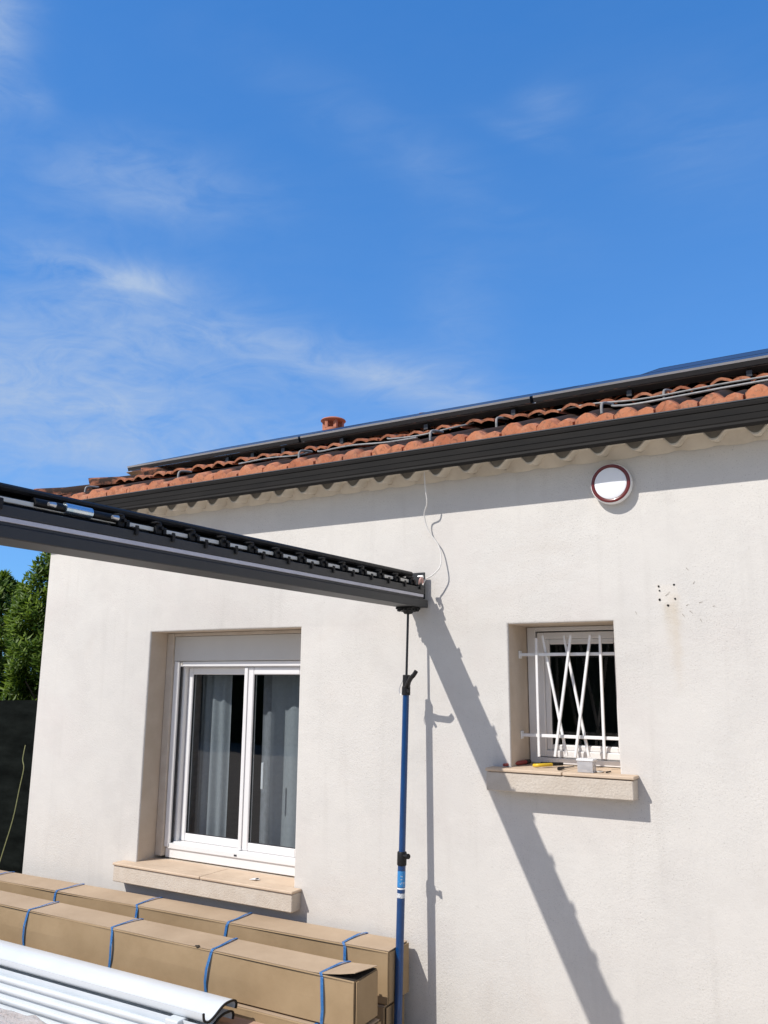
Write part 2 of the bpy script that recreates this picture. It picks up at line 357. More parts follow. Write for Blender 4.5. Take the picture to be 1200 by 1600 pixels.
def leaf_mat(name, c1, c2):
    m = bpy.data.materials.new(name); m.use_nodes = True; nt = m.node_tree; L = nt.links; p = nt.nodes['Principled BSDF']; o = nt.nodes['Material Output']
    at = nt.nodes.new('ShaderNodeAttribute'); at.attribute_name = 'tone'; x = nt.nodes.new('ShaderNodeMix'); x.data_type = 'RGBA'
    x.inputs[6].default_value = (*c1, 1); x.inputs[7].default_value = (*c2, 1); L.new(at.outputs['Fac'], x.inputs[0]); L.new(x.outputs[2], p.inputs['Base Color'])
    p.inputs['Roughness'].default_value = .5; p.inputs['Specular IOR Level'].default_value = .3
    t = nt.nodes.new('ShaderNodeBsdfTranslucent'); L.new(x.outputs[2], t.inputs[0]); mxn = nt.nodes.new('ShaderNodeMixShader'); mxn.inputs[0].default_value = .35
    L.new(p.outputs[0], mxn.inputs[1]); L.new(t.outputs[0], mxn.inputs[2]); L.new(mxn.outputs[0], o.inputs[0]); return m
M_leaf = leaf_mat('laurel_leaf', (.018, .062, .008), (.22, .32, .03))

def tile_mat():
    m = bpy.data.materials.new('terracotta_tile'); m.use_nodes = True; nt = m.node_tree; L = nt.links; p = nt.nodes['Principled BSDF']; p.inputs['Roughness'].default_value = .85; p.inputs['Specular IOR Level'].default_value = .2
    a1 = nt.nodes.new('ShaderNodeAttribute'); a1.attribute_name = 'tone'; a2 = nt.nodes.new('ShaderNodeAttribute'); a2.attribute_name = 'lichen_shade'
    tcn = nt.nodes.new('ShaderNodeTexCoord'); n = nt.nodes.new('ShaderNodeTexNoise'); n.inputs['Scale'].default_value = 9; n.inputs['Detail'].default_value = 8; n.inputs['Roughness'].default_value = .65; L.new(tcn.outputs['Object'], n.inputs['Vector'])
    nf = nt.nodes.new('ShaderNodeTexNoise'); nf.inputs['Scale'].default_value = 70; nf.inputs['Detail'].default_value = 4; L.new(tcn.outputs['Object'], nf.inputs['Vector'])
    def mix(f, a, b):
        x = nt.nodes.new('ShaderNodeMix'); x.data_type = 'RGBA'
        for i, v in ((0, f), (6, a), (7, b)):
            if isinstance(v, tuple): x.inputs[i].default_value = (*v, 1)
            else: L.new(v, x.inputs[i])
        return x.outputs[2]
    def mr(v, a, b, c=0, d=1):
        r = nt.nodes.new('ShaderNodeMapRange'); r.inputs['From Min'].default_value = a; r.inputs['From Max'].default_value = b; r.inputs['To Min'].default_value = c; r.inputs['To Max'].default_value = d; L.new(v, r.inputs['Value']); return r.outputs[0]
    c = mix(a1.outputs['Fac'], (.56, .215, .110), (.40, .135, .070))
    c = mix(mr(n.outputs['Fac'], .45, .7, 0, .6), c, (.54, .27, .17))
    c = mix(mr(nf.outputs['Fac'], .56, .70, 0, .6), c, (.24, .15, .10))
    ns = nt.nodes.new('ShaderNodeTexNoise'); ns.inputs['Scale'].default_value = 24; ns.inputs['Detail'].default_value = 6; ns.inputs['Roughness'].default_value = .7; ns.inputs['Distortion'].default_value = .8; L.new(tcn.outputs['Object'], ns.inputs['Vector'])
    c = mix(mr(ns.outputs['Fac'], .55, .64, 0, .6), c, (.13, .065, .045))
    c = mix(mr(ns.outputs['Fac'], .34, .44, .5, 0), c, (.60, .36, .24))
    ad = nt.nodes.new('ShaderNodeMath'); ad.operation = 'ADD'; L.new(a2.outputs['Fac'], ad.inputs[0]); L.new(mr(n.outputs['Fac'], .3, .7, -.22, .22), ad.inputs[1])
    c = mix(mr(ad.outputs[0], .40, .62, 0, .97), c, (.028, .020, .016))       # black lichen crust, also painting in the shade of hollows under each course
    L.new(c, p.inputs['Base Color'])
    b = nt.nodes.new('ShaderNodeBump'); b.inputs['Strength'].default_value = .5; b.inputs['Distance'].default_value = .004; L.new(nf.outputs['Fac'], b.inputs['Height']); L.new(b.outputs[0], p.inputs['Normal'])
    return m
M_tile = tile_mat()

def ground_extra(m, nt, p, vec, col):
    L = nt.links; b = nt.nodes.new('ShaderNodeTexBrick'); b.inputs['Scale'].default_value = 1.0; b.inputs['Brick Width'].default_value = .6; b.inputs['Row Height'].default_value = .4; b.inputs['Mortar Size'].default_value = .006
    L.new(vec, b.inputs['Vector']); x = nt.nodes.new('ShaderNodeMix'); x.data_type = 'RGBA'; L.new(b.outputs['Fac'], x.inputs[0]); L.new(col, x.inputs[6]); x.inputs[7].default_value = (.22, .20, .17, 1); L.new(x.outputs[2], p.inputs['Base Color'])
M_ground = mat('patio_stone', (.56, .50, .42), (.48, .42, .35), rough=.85, scale=2.5, bump=.3, bscale=40, extra=ground_extra)

# ------------------------------------------------------------------ ground
bm = bmesh.new(); g = 60.0; s_ = 24
for i in range(s_ + 1):
    for j in range(s_ + 1): bm.verts.new((-g * 5 + g * 10 * i / s_, -g * 5 + g * 10 * j / s_, 0))
bm.verts.ensure_lookup_table()
for i in range(s_):
    for j in range(s_):
        a = i * (s_ + 1) + j; bm.faces.new([bm.verts[k] for k in (a, a + s_ + 1, a + s_ + 2, a + 1)])
tag(obj('ground', bm, M_ground), kind='structure')

# a clipped hedge added unseen behind the photographer, to darken what the window panes mirror
bm = bmesh.new(); gx, gz = 160, 24; rows = []
for j in range(gz + 1):
    row = []
    for i in range(gx + 1):
        x = -26 + 44 * i / gx; t = j / gz; z = 3.1 * min(1, t * 1.25); y = -15 - max(0, t - .8) * 5
        n = noise.noise(Vector((x * 2.2, z * 2.2, t * 4))) * .22 + noise.noise(Vector((x * 6, z * 6, 2))) * .10
        row.append(bm.verts.new((x, y + n, max(0, z + (n if t > .7 else 0)))))
    rows.append(row)
for j in range(gz):
    for i in range(gx): bm.faces.new((rows[j][i], rows[j][i + 1], rows[j + 1][i + 1], rows[j + 1][i]))
bmesh.ops.solidify(bm, geom=bm.faces[:], thickness=.5)
tag(obj('hedge', bm, mat('hedge_leaves', (.025, .055, .015), (.06, .11, .03), rough=.8, scale=9, bump=1.0, bscale=30, bdist=.06)), 'long clipped green hedge added out of view for the window panes to mirror', 'hedge')

# ------------------------------------------------------------------ house
XL, XR, YB = -5.24, 4.2, 5.55
ZT = 2.99
BW = (-4.145, -2.914, 0.672, 2.115)      # big window opening x0 x1 z0 z1
SW = (-1.604, -1.064, 1.382, 2.096)
house = empty('house', ((XL + XR) / 2, 0, 0))
tag(house, 'cream rendered single-storey house with a terracotta tiled roof and two windows', 'house')
# front wall: a thick slab pierced by the two openings
TH = .34
bm = bmesh.new()
xs = sorted({XL, -4.7, BW[0], -3.5, BW[1], -2.3, SW[0], SW[1], 0.2, 1.6, 3.0, XR}); zs = sorted({0.0, BW[2], SW[2], SW[3], BW[3], ZT})
vv = {}
def V(x, y, z):
    k = (round(x, 4), round(y, 4), round(z, 4))
    if k not in vv: vv[k] = bm.verts.new((x, y, z))
    return vv[k]
def hole(x0, x1, z0, z1):
    for w in (BW, SW):
        if x0 >= w[0] - 1e-6 and x1 <= w[1] + 1e-6 and z0 >= w[2] - 1e-6 and z1 <= w[3] + 1e-6: return True
    return False
cells = [(xs[i], xs[i + 1], zs[j], zs[j + 1]) for i in range(len(xs) - 1) for j in range(len(zs) - 1)]
for (x0, x1, z0, z1) in cells:
    if hole(x0, x1, z0, z1): continue
    for y in (0, TH): bm.faces.new((V(x0, y, z0), V(x1, y, z0), V(x1, y, z1), V(x0, y, z1)))
for w in (BW, SW):
    X = [x for x in xs if w[0] - 1e-6 <= x <= w[1] + 1e-6]; Zs = [z for z in zs if w[2] - 1e-6 <= z <= w[3] + 1e-6]
    for i in range(len(X) - 1):
        for z in (w[2], w[3]): bm.faces.new((V(X[i], 0, z), V(X[i + 1], 0, z), V(X[i + 1], TH, z), V(X[i], TH, z)))
    for i in range(len(Zs) - 1):
        for x in (w[0], w[1]): bm.faces.new((V(x, 0, Zs[i]), V(x, 0, Zs[i + 1]), V(x, TH, Zs[i + 1]), V(x, TH, Zs[i])))
for i in range(len(zs) - 1):
    for x in (XL, XR): bm.faces.new((V(x, 0, zs[i]), V(x, 0, zs[i + 1]), V(x, TH, zs[i + 1]), V(x, TH, zs[i])))
for i in range(len(xs) - 1):
    bm.faces.new((V(xs[i], 0, ZT), V(xs[i + 1], 0, ZT), V(xs[i + 1], TH, ZT), V(xs[i], TH, ZT)))
    bm.faces.new((V(xs[i], 0, 0), V(xs[i + 1], 0, 0), V(xs[i + 1], TH, 0), V(xs[i], TH, 0)))
bmesh.ops.recalc_face_normals(bm, faces=bm.faces)
es = [e for e in bm.edges if len(e.link_faces) == 2 and e.calc_face_angle(0) > 1 and all(abs(v.co.y) < 1e-5 for v in e.verts)]
bmesh.ops.bevel(bm, geom=es, offset=.011, segments=3, affect='EDGES', profile=.5)
wall = obj('wall', bm, M_wall, house)
wall.data.materials.append(M_reveal_bounce)
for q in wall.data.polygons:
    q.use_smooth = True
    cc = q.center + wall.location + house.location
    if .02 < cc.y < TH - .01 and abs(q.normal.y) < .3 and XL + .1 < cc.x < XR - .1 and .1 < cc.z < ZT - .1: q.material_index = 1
wall.data.set_sharp_from_angle(angle=math.radians(35))
obj('side_wall', bx(XL, XL + TH, TH + .002, YB, 0, ZT), M_wall, house)
obj('side_wall', bx(XR - TH, XR, TH + .002, YB, 0, ZT), M_wall, house)
obj('rear_wall', bx(XL + TH + .002, XR - TH - .002, YB - TH, YB, 0, ZT), M_wall, house)
# rooms behind the windows
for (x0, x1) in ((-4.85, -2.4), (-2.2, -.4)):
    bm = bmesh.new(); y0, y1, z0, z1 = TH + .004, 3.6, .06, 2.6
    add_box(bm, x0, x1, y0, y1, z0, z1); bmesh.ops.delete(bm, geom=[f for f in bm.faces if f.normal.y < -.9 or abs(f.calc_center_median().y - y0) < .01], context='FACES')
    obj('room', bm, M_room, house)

# window sills: rendered ledge with stone slabs
def sill(x0, x1, ztop, zbot, d, slab_top, joint, yin, tw, dt, drop=0):
    bm = bmesh.new(); add_box(bm, x0, x1, -d, .003, zbot, ztop, bev=.010, seg=3)
    for v in bm.verts:
        if v.co.y < -.01:
            n = noise.noise(Vector((v.co.x * 3, v.co.y * 9, v.co.z * 9))); v.co.y += n * .004; v.co.z += n * .003
    s = obj('window_sill', bm, M_reveal, house, smooth=True)
    cuts = [x0 - .002, joint, x1 + .006]
    for a, b in ((cuts[0], cuts[1] - .0025), (cuts[1] + .0025, cuts[2])):
        bm = bmesh.new()
        lo, hi = max(a, tw[0] + .002), min(b, tw[1] - .002)
        add_box(bm, a, b, -d - dt, -.001, ztop + .003, slab_top, bev=.003)
        if hi > lo: add_box(bm, lo, hi, -.0005, yin, ztop + .003, slab_top)
        t = obj('sill_slab', bm, M_stone, s, world_coords=False)
        t.data.transform(Matrix.Translation(-origin(s)))
    return s
sill(-4.255, -2.862, .657, .563, .084, .674, -3.528, .165, BW[:2], .008)
sill(-1.700, -.984, 1.372, 1.285, .088, 1.390, -1.313, .262, SW[:2], .006)

# wall scar with six drill holes
for (x, z, r) in ((-.840, 2.252, .0050), (-.770, 2.256, .0050), (-.837, 2.231, .004), (-.838, 2.189, .0055), (-.769, 2.190, .0048), (-.802, 2.160, .0052)):
    bm = bmesh.new(); n = 9
    c = bm.verts.new((x, -.0015, z)); ring = [bm.verts.new((x + r * random.uniform(.75, 1.35) * math.cos(2 * PI * k / n), -.0022, z + r * random.uniform(.75, 1.3) * math.sin(2 * PI * k / n))) for k in range(n)]
    for k in range(n): bm.faces.new((c, ring[k], ring[(k + 1) % n]))
    obj('drill_hole', bm, M_hole, wall)
# small scratches in the render
M_scratch = mat('scratch', (.25, .21, .16), rough=.9)
for (x, z, l, a) in ((-.705, 2.325, .018, -.9), (-.68, 2.262, .014, 1.0), (-.735, 2.11, .022, -1.0), (-.70, 2.125, .02, -.8), (-.66, 2.085, .016, -1.2), (-.655, 2.17, .02, .3), (-.715, 2.16, .014, .5), (-.80, 2.215, .03, .7), (-.60, 2.15, .012, .2), (-.95, 2.13, .016, -1.1)):
    bm = bmesh.new(); dx, dz = math.cos(a) * l, math.sin(a) * l; w = .0012
    vs = [bm.verts.new((x + sx * dx / 2 + sy * w * -math.sin(a), -.0018, z + sx * dz / 2 + sy * w * math.cos(a))) for sx, sy in ((-1, -1), (1, -.3), (1, .3), (-1, 1))]
    bm.faces.new(vs); obj('scratch', bm, M_scratch, wall)

# ---- windows
def frame_rect(bm, x0, x1, z0, z1, w, y0, y1, bev=.004, wb=None, wt=None):
    wb = w if wb is None else wb; wt = w if wt is None else wt
    add_box(bm, x0, x0 + w, y0, y1, z0, z1, bev=bev); add_box(bm, x1 - w, x1, y0, y1, z0, z1, bev=bev)
    add_box(bm, x0 + w - .001, x1 - w + .001, y0 + .0006, y1 - .0006, z0, z0 + wb, bev=bev); add_box(bm, x0 + w - .001, x1 - w + .001, y0 + .0006, y1 - .0006, z1 - wt, z1, bev=bev)
def pane(x0, x1, z0, z1, y, parent):
    bm = bmesh.new(); add_box(bm, x0, x1, y, y + .004, z0, z1)
    bmesh.ops.delete(bm, geom=[f for f in bm.faces if abs(f.normal.y) < .5 or f.calc_center_median().y > y + .003], context='FACES')
    o_ = obj('pane', bm, M_glass, parent)
    if o_.data.polygons[0].normal.y > 0: o_.data.flip_normals()
    return o_

win = empty('window', (-3.53, .17, .68), house)
win['label'] = 'wide white sliding window with its roller shutter box and half-drawn curtains'
x0, x1 = -4.138, -2.921
bm = bmesh.new(); add_box(bm, -4.143, -4.085, .155, .200, .690, 2.113, bev=.002); obj('reveal_batten', bm, M_reveal, win)
bm = bmesh.new(); add_box(bm, -4.083, -2.922, .168, .300, 1.928, 2.090, bev=.004, seg=2); obj('shutter_box', bm, M_shbox, win)
bm = bmesh.new(); add_box(bm, -4.083, -2.922, .160, .230, 2.092, 2.113, bev=.002); obj('head_trim', bm, M_reveal, win)
bm = bmesh.new(); add_box(bm, -4.083, -4.048, .172, .262, .745, 1.926, bev=.003); add_box(bm, -4.047, -4.043, .176, .20, .745, 1.926); obj('guide_rail', bm, M_pvc, win)
bm = bmesh.new(); add_box(bm, -2.965, -2.930, .172, .262, .745, 1.926, bev=.003); obj('guide_rail', bm, M_pvc, win)
bm = bmesh.new(); add_box(bm, -4.036, -2.967, .185, .205, 1.893, 1.925, bev=.005, seg=2); obj('shutter_slat', bm, M_pvc, win)
bm = bmesh.new(); add_box(bm, -4.034, -4.018, .180, .200, 1.903, 1.920, bev=.004, seg=2); obj('shutter_stop', bm, M_beige, win)
bm = bmesh.new()
add_box(bm, -4.040, -4.020, .215, .285, .745, 1.892, bev=.003); add_box(bm, -2.990, -2.966, .205, .285, .745, 1.888, bev=.003)
add_box(bm, -4.019, -2.991, .206, .284, 1.887, 1.8925, bev=.001)
add_box(bm, -4.062, -2.930, .176, .290, .738, .770, bev=.004, seg=2); add_box(bm, -4.039, -2.968, .202, .290, .7665, .777, bev=.003)
add_box(bm, -4.083, -2.930, .186, .290, .680, .737, bev=.003)
obj('frame', bm, M_pvc, win)
bm = bmesh.new(); add_box(bm, -4.0425, -4.0405, .19, .21, .76, 1.89); obj('seal', bm, M_seal, win)
def sash(x0, x1, z0, z1, y, w=.052):
    s = empty('sash', ((x0 + x1) / 2, y, z0)); s.parent = win; s.location = Vector(((x0 + x1) / 2, y, z0)) - origin(win)
    bm = bmesh.new(); frame_rect(bm, x0, x1, z0, z1, w, y, y + .038, bev=.005, wb=.048, wt=.046)
    obj('sash_frame', bm, M_pvc, s)
    bm = bmesh.new(); frame_rect(bm, x0 + w - .004, x1 - w + .004, z0 + .044, z1 - .042, .007, y + .009, y + .022, bev=0); obj('glazing_bead', bm, M_seal, s)
    pane(x0 + w - .002, x1 - w + .002, z0 + .046, z1 - .044, y + .016, s); return s
# sash 1 (left, outer track left) and sash 2
s1 = sash(-4.017, -3.475, .778, 1.886, .246, .040)
s2 = sash(-3.500, -2.985, .778, 1.886, .206, .078)
bm = bmesh.new(); add_box(bm, -3.492, -3.466, .198, .2055, .780, 1.884, bev=.004, seg=2); obj('centre_bead', bm, M_pvc, win)
bm = bmesh.new(); add_box(bm, -3.37, -3.352, .247, .262, 1.14, 1.30, bev=.006, seg=2); obj('handle', bm, M_white, win)
bm = bmesh.new(); add_box(bm, -3.498, -3.478, .1735, .1755, .747, .757); obj('drain_cap', bm, M_seal, win)

win2 = empty('window', (-1.33, .27, 1.39), house)
win2['label'] = 'small white window set deep behind the bars'
bm = bmesh.new(); frame_rect(bm, -1.600, -1.068, 1.392, 2.094, .045, .262, .335, bev=.003, wb=.03, wt=.022)
obj('frame', bm, M_pvc, win2)
sx0, sx1, sz0, sz1 = -1.548, -1.078, 1.425, 2.066
bm = bmesh.new(); frame_rect(bm, sx0, sx1, sz0, sz1, .034, .272, .33, bev=.004); frame_rect(bm, sx0 + .033, sx1 - .033, sz0 + .033, sz1 - .033, .030, .284, .325, bev=.006)
sf = obj('sash_frame', bm, M_pvc, win2)
bm = bmesh.new(); frame_rect(bm, sx0 + .060, sx1 - .060, sz0 + .060, sz1 - .060, .006, .293, .31, bev=0); obj('seal', bm, M_seal, win2)
pane(sx0 + .060, sx1 - .060, sz0 + .060, sz1 - .060, .300, win2)

# curtains
def curtain(name, x0, x1, z0, z1, y, amp, waves, m, label, ph=0.0, lean=0.0):
    bm = bmesh.new(); nx, nz = 72, 14; g = []
    for j in range(nz + 1):
        t = j / nz; row = []
        for i in range(nx + 1):
            u = i / nx; x = x0 + (x1 - x0) * (u + lean * t * (1 - u))
            row.append(bm.verts.new((x, y + amp * (.55 + .45 * t) * math.sin(2 * PI * waves * u + ph + .35 * math.sin(3 * t + u * 4)) + .01 * math.sin(7 * u + 2 * t), z1 + (z0 - z1) * t)))
        g.append(row)
    for j in range(nz):
        for i in range(nx): bm.faces.new((g[j][i], g[j][i + 1], g[j + 1][i + 1], g[j + 1][i]))
    o = obj(name, bm, m, smooth=True); tag(o, label, 'curtain'); return o
curtain('curtain', -4.42, -4.02, .22, 2.2, .50, .022, 6, M_curtain_shade, 'curtain with its shade painted grey, drawn to the far left behind the wide window')
curtain('curtain', -4.02, -3.765, .22, 2.2, .385, .014, 3.2, M_curtain, 'sheer white curtain behind the left pane of the wide window', 1.0)
curtain('curtain', -3.53, -3.36, .22, 2.2, .44, .010, 2, M_curtain_shade, 'curtain edge with its shade painted grey, behind the right pane of the wide window', .4)
curtain('curtain', -3.42, -2.80, .22, 2.2, .385, .014, 4.6, M_curtain, 'sheer white curtain behind the right pane of the wide window', 2.0)
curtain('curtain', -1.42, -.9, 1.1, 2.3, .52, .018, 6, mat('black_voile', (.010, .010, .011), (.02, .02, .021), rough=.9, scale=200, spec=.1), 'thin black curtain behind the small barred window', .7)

# ---- soffit: painted corrugated sheet
PITCH_W = .1775
bm = bmesh.new(); prof = []
x = -5.47; nstep = 18; xs_ = []
def wave(x):
    u = ((x + 5.44) / PITCH_W) % 1.0     # flat crest, sloping flanks, narrow valley
    if u < .34: h = 1.0
    elif u < .62: h = .5 + .5 * math.cos(PI * (u - .34) / .28)
    elif u < .68: h = 0.0
    else: h = .5 - .5 * math.cos(PI * (u - .68) / .32)
    return h
nx = int((XR + .2 + 5.47) / (PITCH_W / nstep)); ys_ = (-.120, -.085, -.04, .02); top = []; bot = []
for j, y in enumerate(ys_):
    a, b = [], []
    for i in range(nx + 1):
        x = -5.47 + i * PITCH_W / nstep; z = 2.896 + .043 * wave(x) + .16 * (y + .120) + .002 * noise.noise(Vector((x * 5, y * 5, 0)))
        a.append(bm.verts.new((x, y, z + .008))); b.append(bm.verts.new((x, y, z)))
    top.append(a); bot.append(b)
for j in range(len(ys_) - 1):
    for i in range(nx):
        bm.faces.new((top[j][i], top[j][i + 1], top[j + 1][i + 1], top[j + 1][i])); bm.faces.new((bot[j][i], bot[j + 1][i], bot[j + 1][i + 1], bot[j][i + 1]))
for i in range(nx): bm.faces.new((top[0][i], bot[0][i], bot[0][i + 1], top[0][i + 1]))
obj('soffit', bm, M_soffit, house, smooth=True)
bm = bmesh.new(); A, B = [], []
for i in range(nx + 1):
    x = -5.47 + i * PITCH_W / nstep; z = 2.896 + .043 * wave(x) + .006
    A.append(bm.verts.new((x, -.1165, 2.950))); B.append(bm.verts.new((x, -.1165, z)))
for i in range(nx): bm.faces.new((A[i], A[i + 1], B[i + 1], B[i]))
obj('eave_closure', bm, mat('closure_board', (.27, .245, .20), (.19, .17, .14), rough=.9, scale=12), house)
# mortar fill between the sheet and the top of the wall
bm = bmesh.new(); A, B = [], []
for i in range(nx + 1):
    x = -5.24 + (XR + 5.24) * i / nx; z = 2.896 + .043 * wave(x) + .16 * .120
    A.append(bm.verts.new((x, -.004 - .030 * wave(x), z - .002))); B.append(bm.verts.new((x, -.002, z - .05 * (.35 + wave(x)))))
for i in range(nx): bm.faces.new((A[i], A[i + 1], B[i + 1], B[i]))
obj('mortar_fill', bm, M_soffit, house, smooth=True)

# ---- gutter
bm = bmesh.new(); zb, zt, yf = 2.924, 3.036, -.188
prof = [(yf + .006, zb), (yf, zb + .010), (yf + .003, zb + .022), (yf, zb + .028), (yf, zb + .052), (yf + .003, zb + .054), (yf, zb + .056), (yf, zb + .084), (yf + .003, zb + .087), (yf - .002, zb + .090), (yf - .004, zt - .010),
        (yf - .004, zt), (yf + .012, zt), (yf + .012, zt - .008), (yf + .006, zt - .010), (yf + .006, zb + .006), (yf + .024, zb + .006), (yf + .074, zb + .052), (yf + .09, zt - .012), (yf + .094, zt - .012), (yf + .078, zb + .048), (yf + .026, zb)]
add_extrude_x(bm, prof, -5.50, XR + .25, 1)
gut = obj('gutter', bm, M_gutter, house)
obj('gutter_lip', bx(-5.50, XR + .25, yf - .0065, yf + .010, zt + .001, zt + .006), M_gutlip, gut)
for k in range(14): obj('gutter_bracket', bx(-5.2 + .7 * k, -5.18 + .7 * k, yf + .013, yf + .086, zt - .034, zt - .030), M_gutter, gut)

# ---- roof
RP = .41; RZ0 = 3.046; RY0 = -.168; RLEN = 3.0; HX = -5.45; TW = .195; EXPO = .40
def roof_z(x, y): return RZ0 + RP * (y - RY0)
def hip_x(y): return HX + (y - RY0)
bm = bmesh.new(); tone = bm.verts.layers.float.new('tone'); lichen_shade = bm.verts.layers.float.new('lichen_shade')
def tprof(u):
    if u < .56: return .032 * math.sin(PI * u / .56) ** 1.0
    return .016 * math.sin(PI * (u - .56) / .44)
cu = [0, .08, .17, .28, .39, .48, .56, .66, .78, .89, 1.0]
ncr = int(RLEN / EXPO)
for k in range(ncr):
    yk = RY0 + k * EXPO; cnt = int((XR + .3 - HX) / TW) + 1
    for c in range(cnt):
        xa = HX + c * TW + random.uniform(-.003, .003) + (.0 if k % 2 == 0 else .0); xb = xa + TW - random.uniform(.005, .013)
        if xa + TW * .3 < hip_x(yk + EXPO * .3) + (.0 if k else .09): continue
        if xb > XR + .3 - (max(0, 0)): continue
        tn = random.random() ** 1.3; ag = random.uniform(-.10, .14) + (.06 if k > 0 else -.02); jz = random.uniform(-.009, .008); sk = random.uniform(-.010, .010); sl_ = random.uniform(-.006, .006)
        grid = []
        for r_, (v, dy) in enumerate(((0, 0), (.12, .12), (.35, .35), (.7, .7), (1.12, 1.12))):
            y = yk + dy * EXPO + sl_; rowt = []; rowb = []
            lift = (.068 if k else .020) * (1 - v) + .004
            for u in cu:
                x = xa + (xb - xa) * u + sk * v; z = roof_z(x, y) + lift + tprof(u) * (.78 if k else 1.05) + jz
                zz = z + (.006 * noise.noise(Vector((x * 22, y * 14, k))))
                vt = bm.verts.new((x, y + (.006 * noise.noise(Vector((x * 11, k, 3))) if r_ == 0 else 0), zz)); vt[tone] = tn; vt[lichen_shade] = (.55 + v) + ag if r_ else -.2
                if r_ == 1: vt[lichen_shade] = .45 + ag * 1.8
                rowt.append(vt)
            grid.append(rowt)
        for a in range(len(grid) - 1):
            for i in range(len(cu) - 1): bm.faces.new((grid[a][i], grid[a][i + 1], grid[a + 1][i + 1], grid[a + 1][i]))
        fb = []
        for i, u in enumerate(cu):
            cz = grid[0][i].co; vt = bm.verts.new(cz + Vector((0, .004, -.014)) if k else Vector((cz.x, cz.y + .003, 3.015))); vt[tone] = tn; vt[lichen_shade] = -.3; fb.append(vt)
        for i in range(len(cu) - 1): bm.faces.new((fb[i], fb[i + 1], grid[0][i + 1], grid[0][i]))
        for i in (0, len(cu) - 1):     # side cheeks
            q = [grid[r_][i] for r_ in range(len(grid))]; lo = [fb[i]]
            for r_ in range(1, len(grid)):
                vt = bm.verts.new(q[r_].co + Vector((0, 0, -.016))); vt[tone] = tn; vt[lichen_shade] = .2; lo.append(vt)
            for r_ in range(len(grid) - 1): bm.faces.new((q[r_], q[r_ + 1], lo[r_ + 1], lo[r_]))
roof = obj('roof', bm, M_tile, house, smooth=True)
for nm_, yk, (x0_, x1_) in (('hip', 0, (0, 0)),):
    for i in range(9):    # hip tiles: overlapping half-round caps climbing the corner of the roof
        y0 = RY0 + .10 + i * .27; bm = bmesh.new(); tl = bm.verts.layers.float.new('tone'); al = bm.verts.layers.float.new('lichen_shade')
        d = Vector((1, 1, RP)).normalized(); st = Vector((HX + (y0 - RY0), y0, roof_z(0, y0) + .012)); side = Vector((1, -1, 0)).normalized(); upv = side.cross(d).normalized()
        if upv.z < 0: upv = -upv
        tn = random.random(); rows = []
        for t, rr, ll in ((0, .098, .036), (.05, .098, .034), (.5, .086, .012), (1.0, .078, 0)):
            row = []
            for k in range(11):
                a = PI * k / 10; p = st + d * (t * .44) + side * math.cos(a) * rr + upv * (math.sin(a) * rr * .85 + ll)
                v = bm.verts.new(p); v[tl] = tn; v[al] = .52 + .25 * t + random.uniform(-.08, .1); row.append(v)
            rows.append(row)
        lo = []
        for v in rows[0]:
            w = bm.verts.new(v.co - upv * .014 + (st - v.co) * .13); w[tl] = tn; w[al] = 0; lo.append(w)
        rows.insert(0, lo)
        for a in range(len(rows) - 1):
            for k in range(10): bm.faces.new((rows[a][k], rows[a][k + 1], rows[a + 1][k + 1], rows[a + 1][k]))
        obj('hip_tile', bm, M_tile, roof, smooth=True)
# underlying deck, left slope and rear slope in plain tiled sheets
RYT = RY0 + RLEN; ZTOP = roof_z(0, RYT)
bm = bmesh.new()
def wavy(fun, nu, nv):
    tl = bm.verts.layers.float.get('tone') or bm.verts.layers.float.new('tone'); al = bm.verts.layers.float.get('lichen_shade') or bm.verts.layers.float.new('lichen_shade'); g = []
    for j in range(nv + 1):
        row = []
        for i in range(nu + 1):
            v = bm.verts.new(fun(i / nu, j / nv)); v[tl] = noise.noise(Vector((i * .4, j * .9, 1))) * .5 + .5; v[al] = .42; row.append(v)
        g.append(row)
    for j in range(nv):
        for i in range(nu): bm.faces.new((g[j][i], g[j][i + 1], g[j + 1][i + 1], g[j + 1][i]))
def left_slope(u, v):        # v up the slope, u along the left eave
    ya = RY0 + v * RLEN; yb = 2 * RYT - RY0 - v * RLEN; y = ya + (yb - ya) * u; x = HX + v * RLEN
    return (x, y, RZ0 + .012 + RP * (x - HX) + .022 * abs(math.sin(PI * y / TW)) - .004)
def rear_slope(u, v):
    xa = HX + v * RLEN; x = xa + (XR + .3 - xa) * u; y = 2 * RYT - RY0 - v * RLEN
    return (x, y, RZ0 + .012 + RP * RLEN * v + .022 * abs(math.sin(PI * x / TW)))
wavy(left_slope, 240, 24); wavy(rear_slope, 240, 12)
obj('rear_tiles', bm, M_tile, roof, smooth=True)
bm = bmesh.new(); vs = [bm.verts.new(p) for p in ((HX + .1, RY0 + .1, RZ0 - .03 + .04), (XR + .25, RY0 + .1, RZ0 + .01), (XR + .25, RYT, ZTOP - .04), (HX + RLEN, RYT, ZTOP - .04))]; bm.faces.new(vs)
vs2 = [bm.verts.new(p) for p in ((HX + .1, RY0 + .1, RZ0 + .008), (HX + RLEN, RYT, ZTOP - .045), (HX + .1, 2 * RYT - RY0 - .1, RZ0 + .008))]; bm.faces.new(vs2)
obj('roof_deck', bm, M_dark, roof)
obj('ridge', tube([(HX + RLEN, RYT, ZTOP - .03), (XR + .3, RYT, ZTOP - .03)], .08, 14), M_chim, roof)
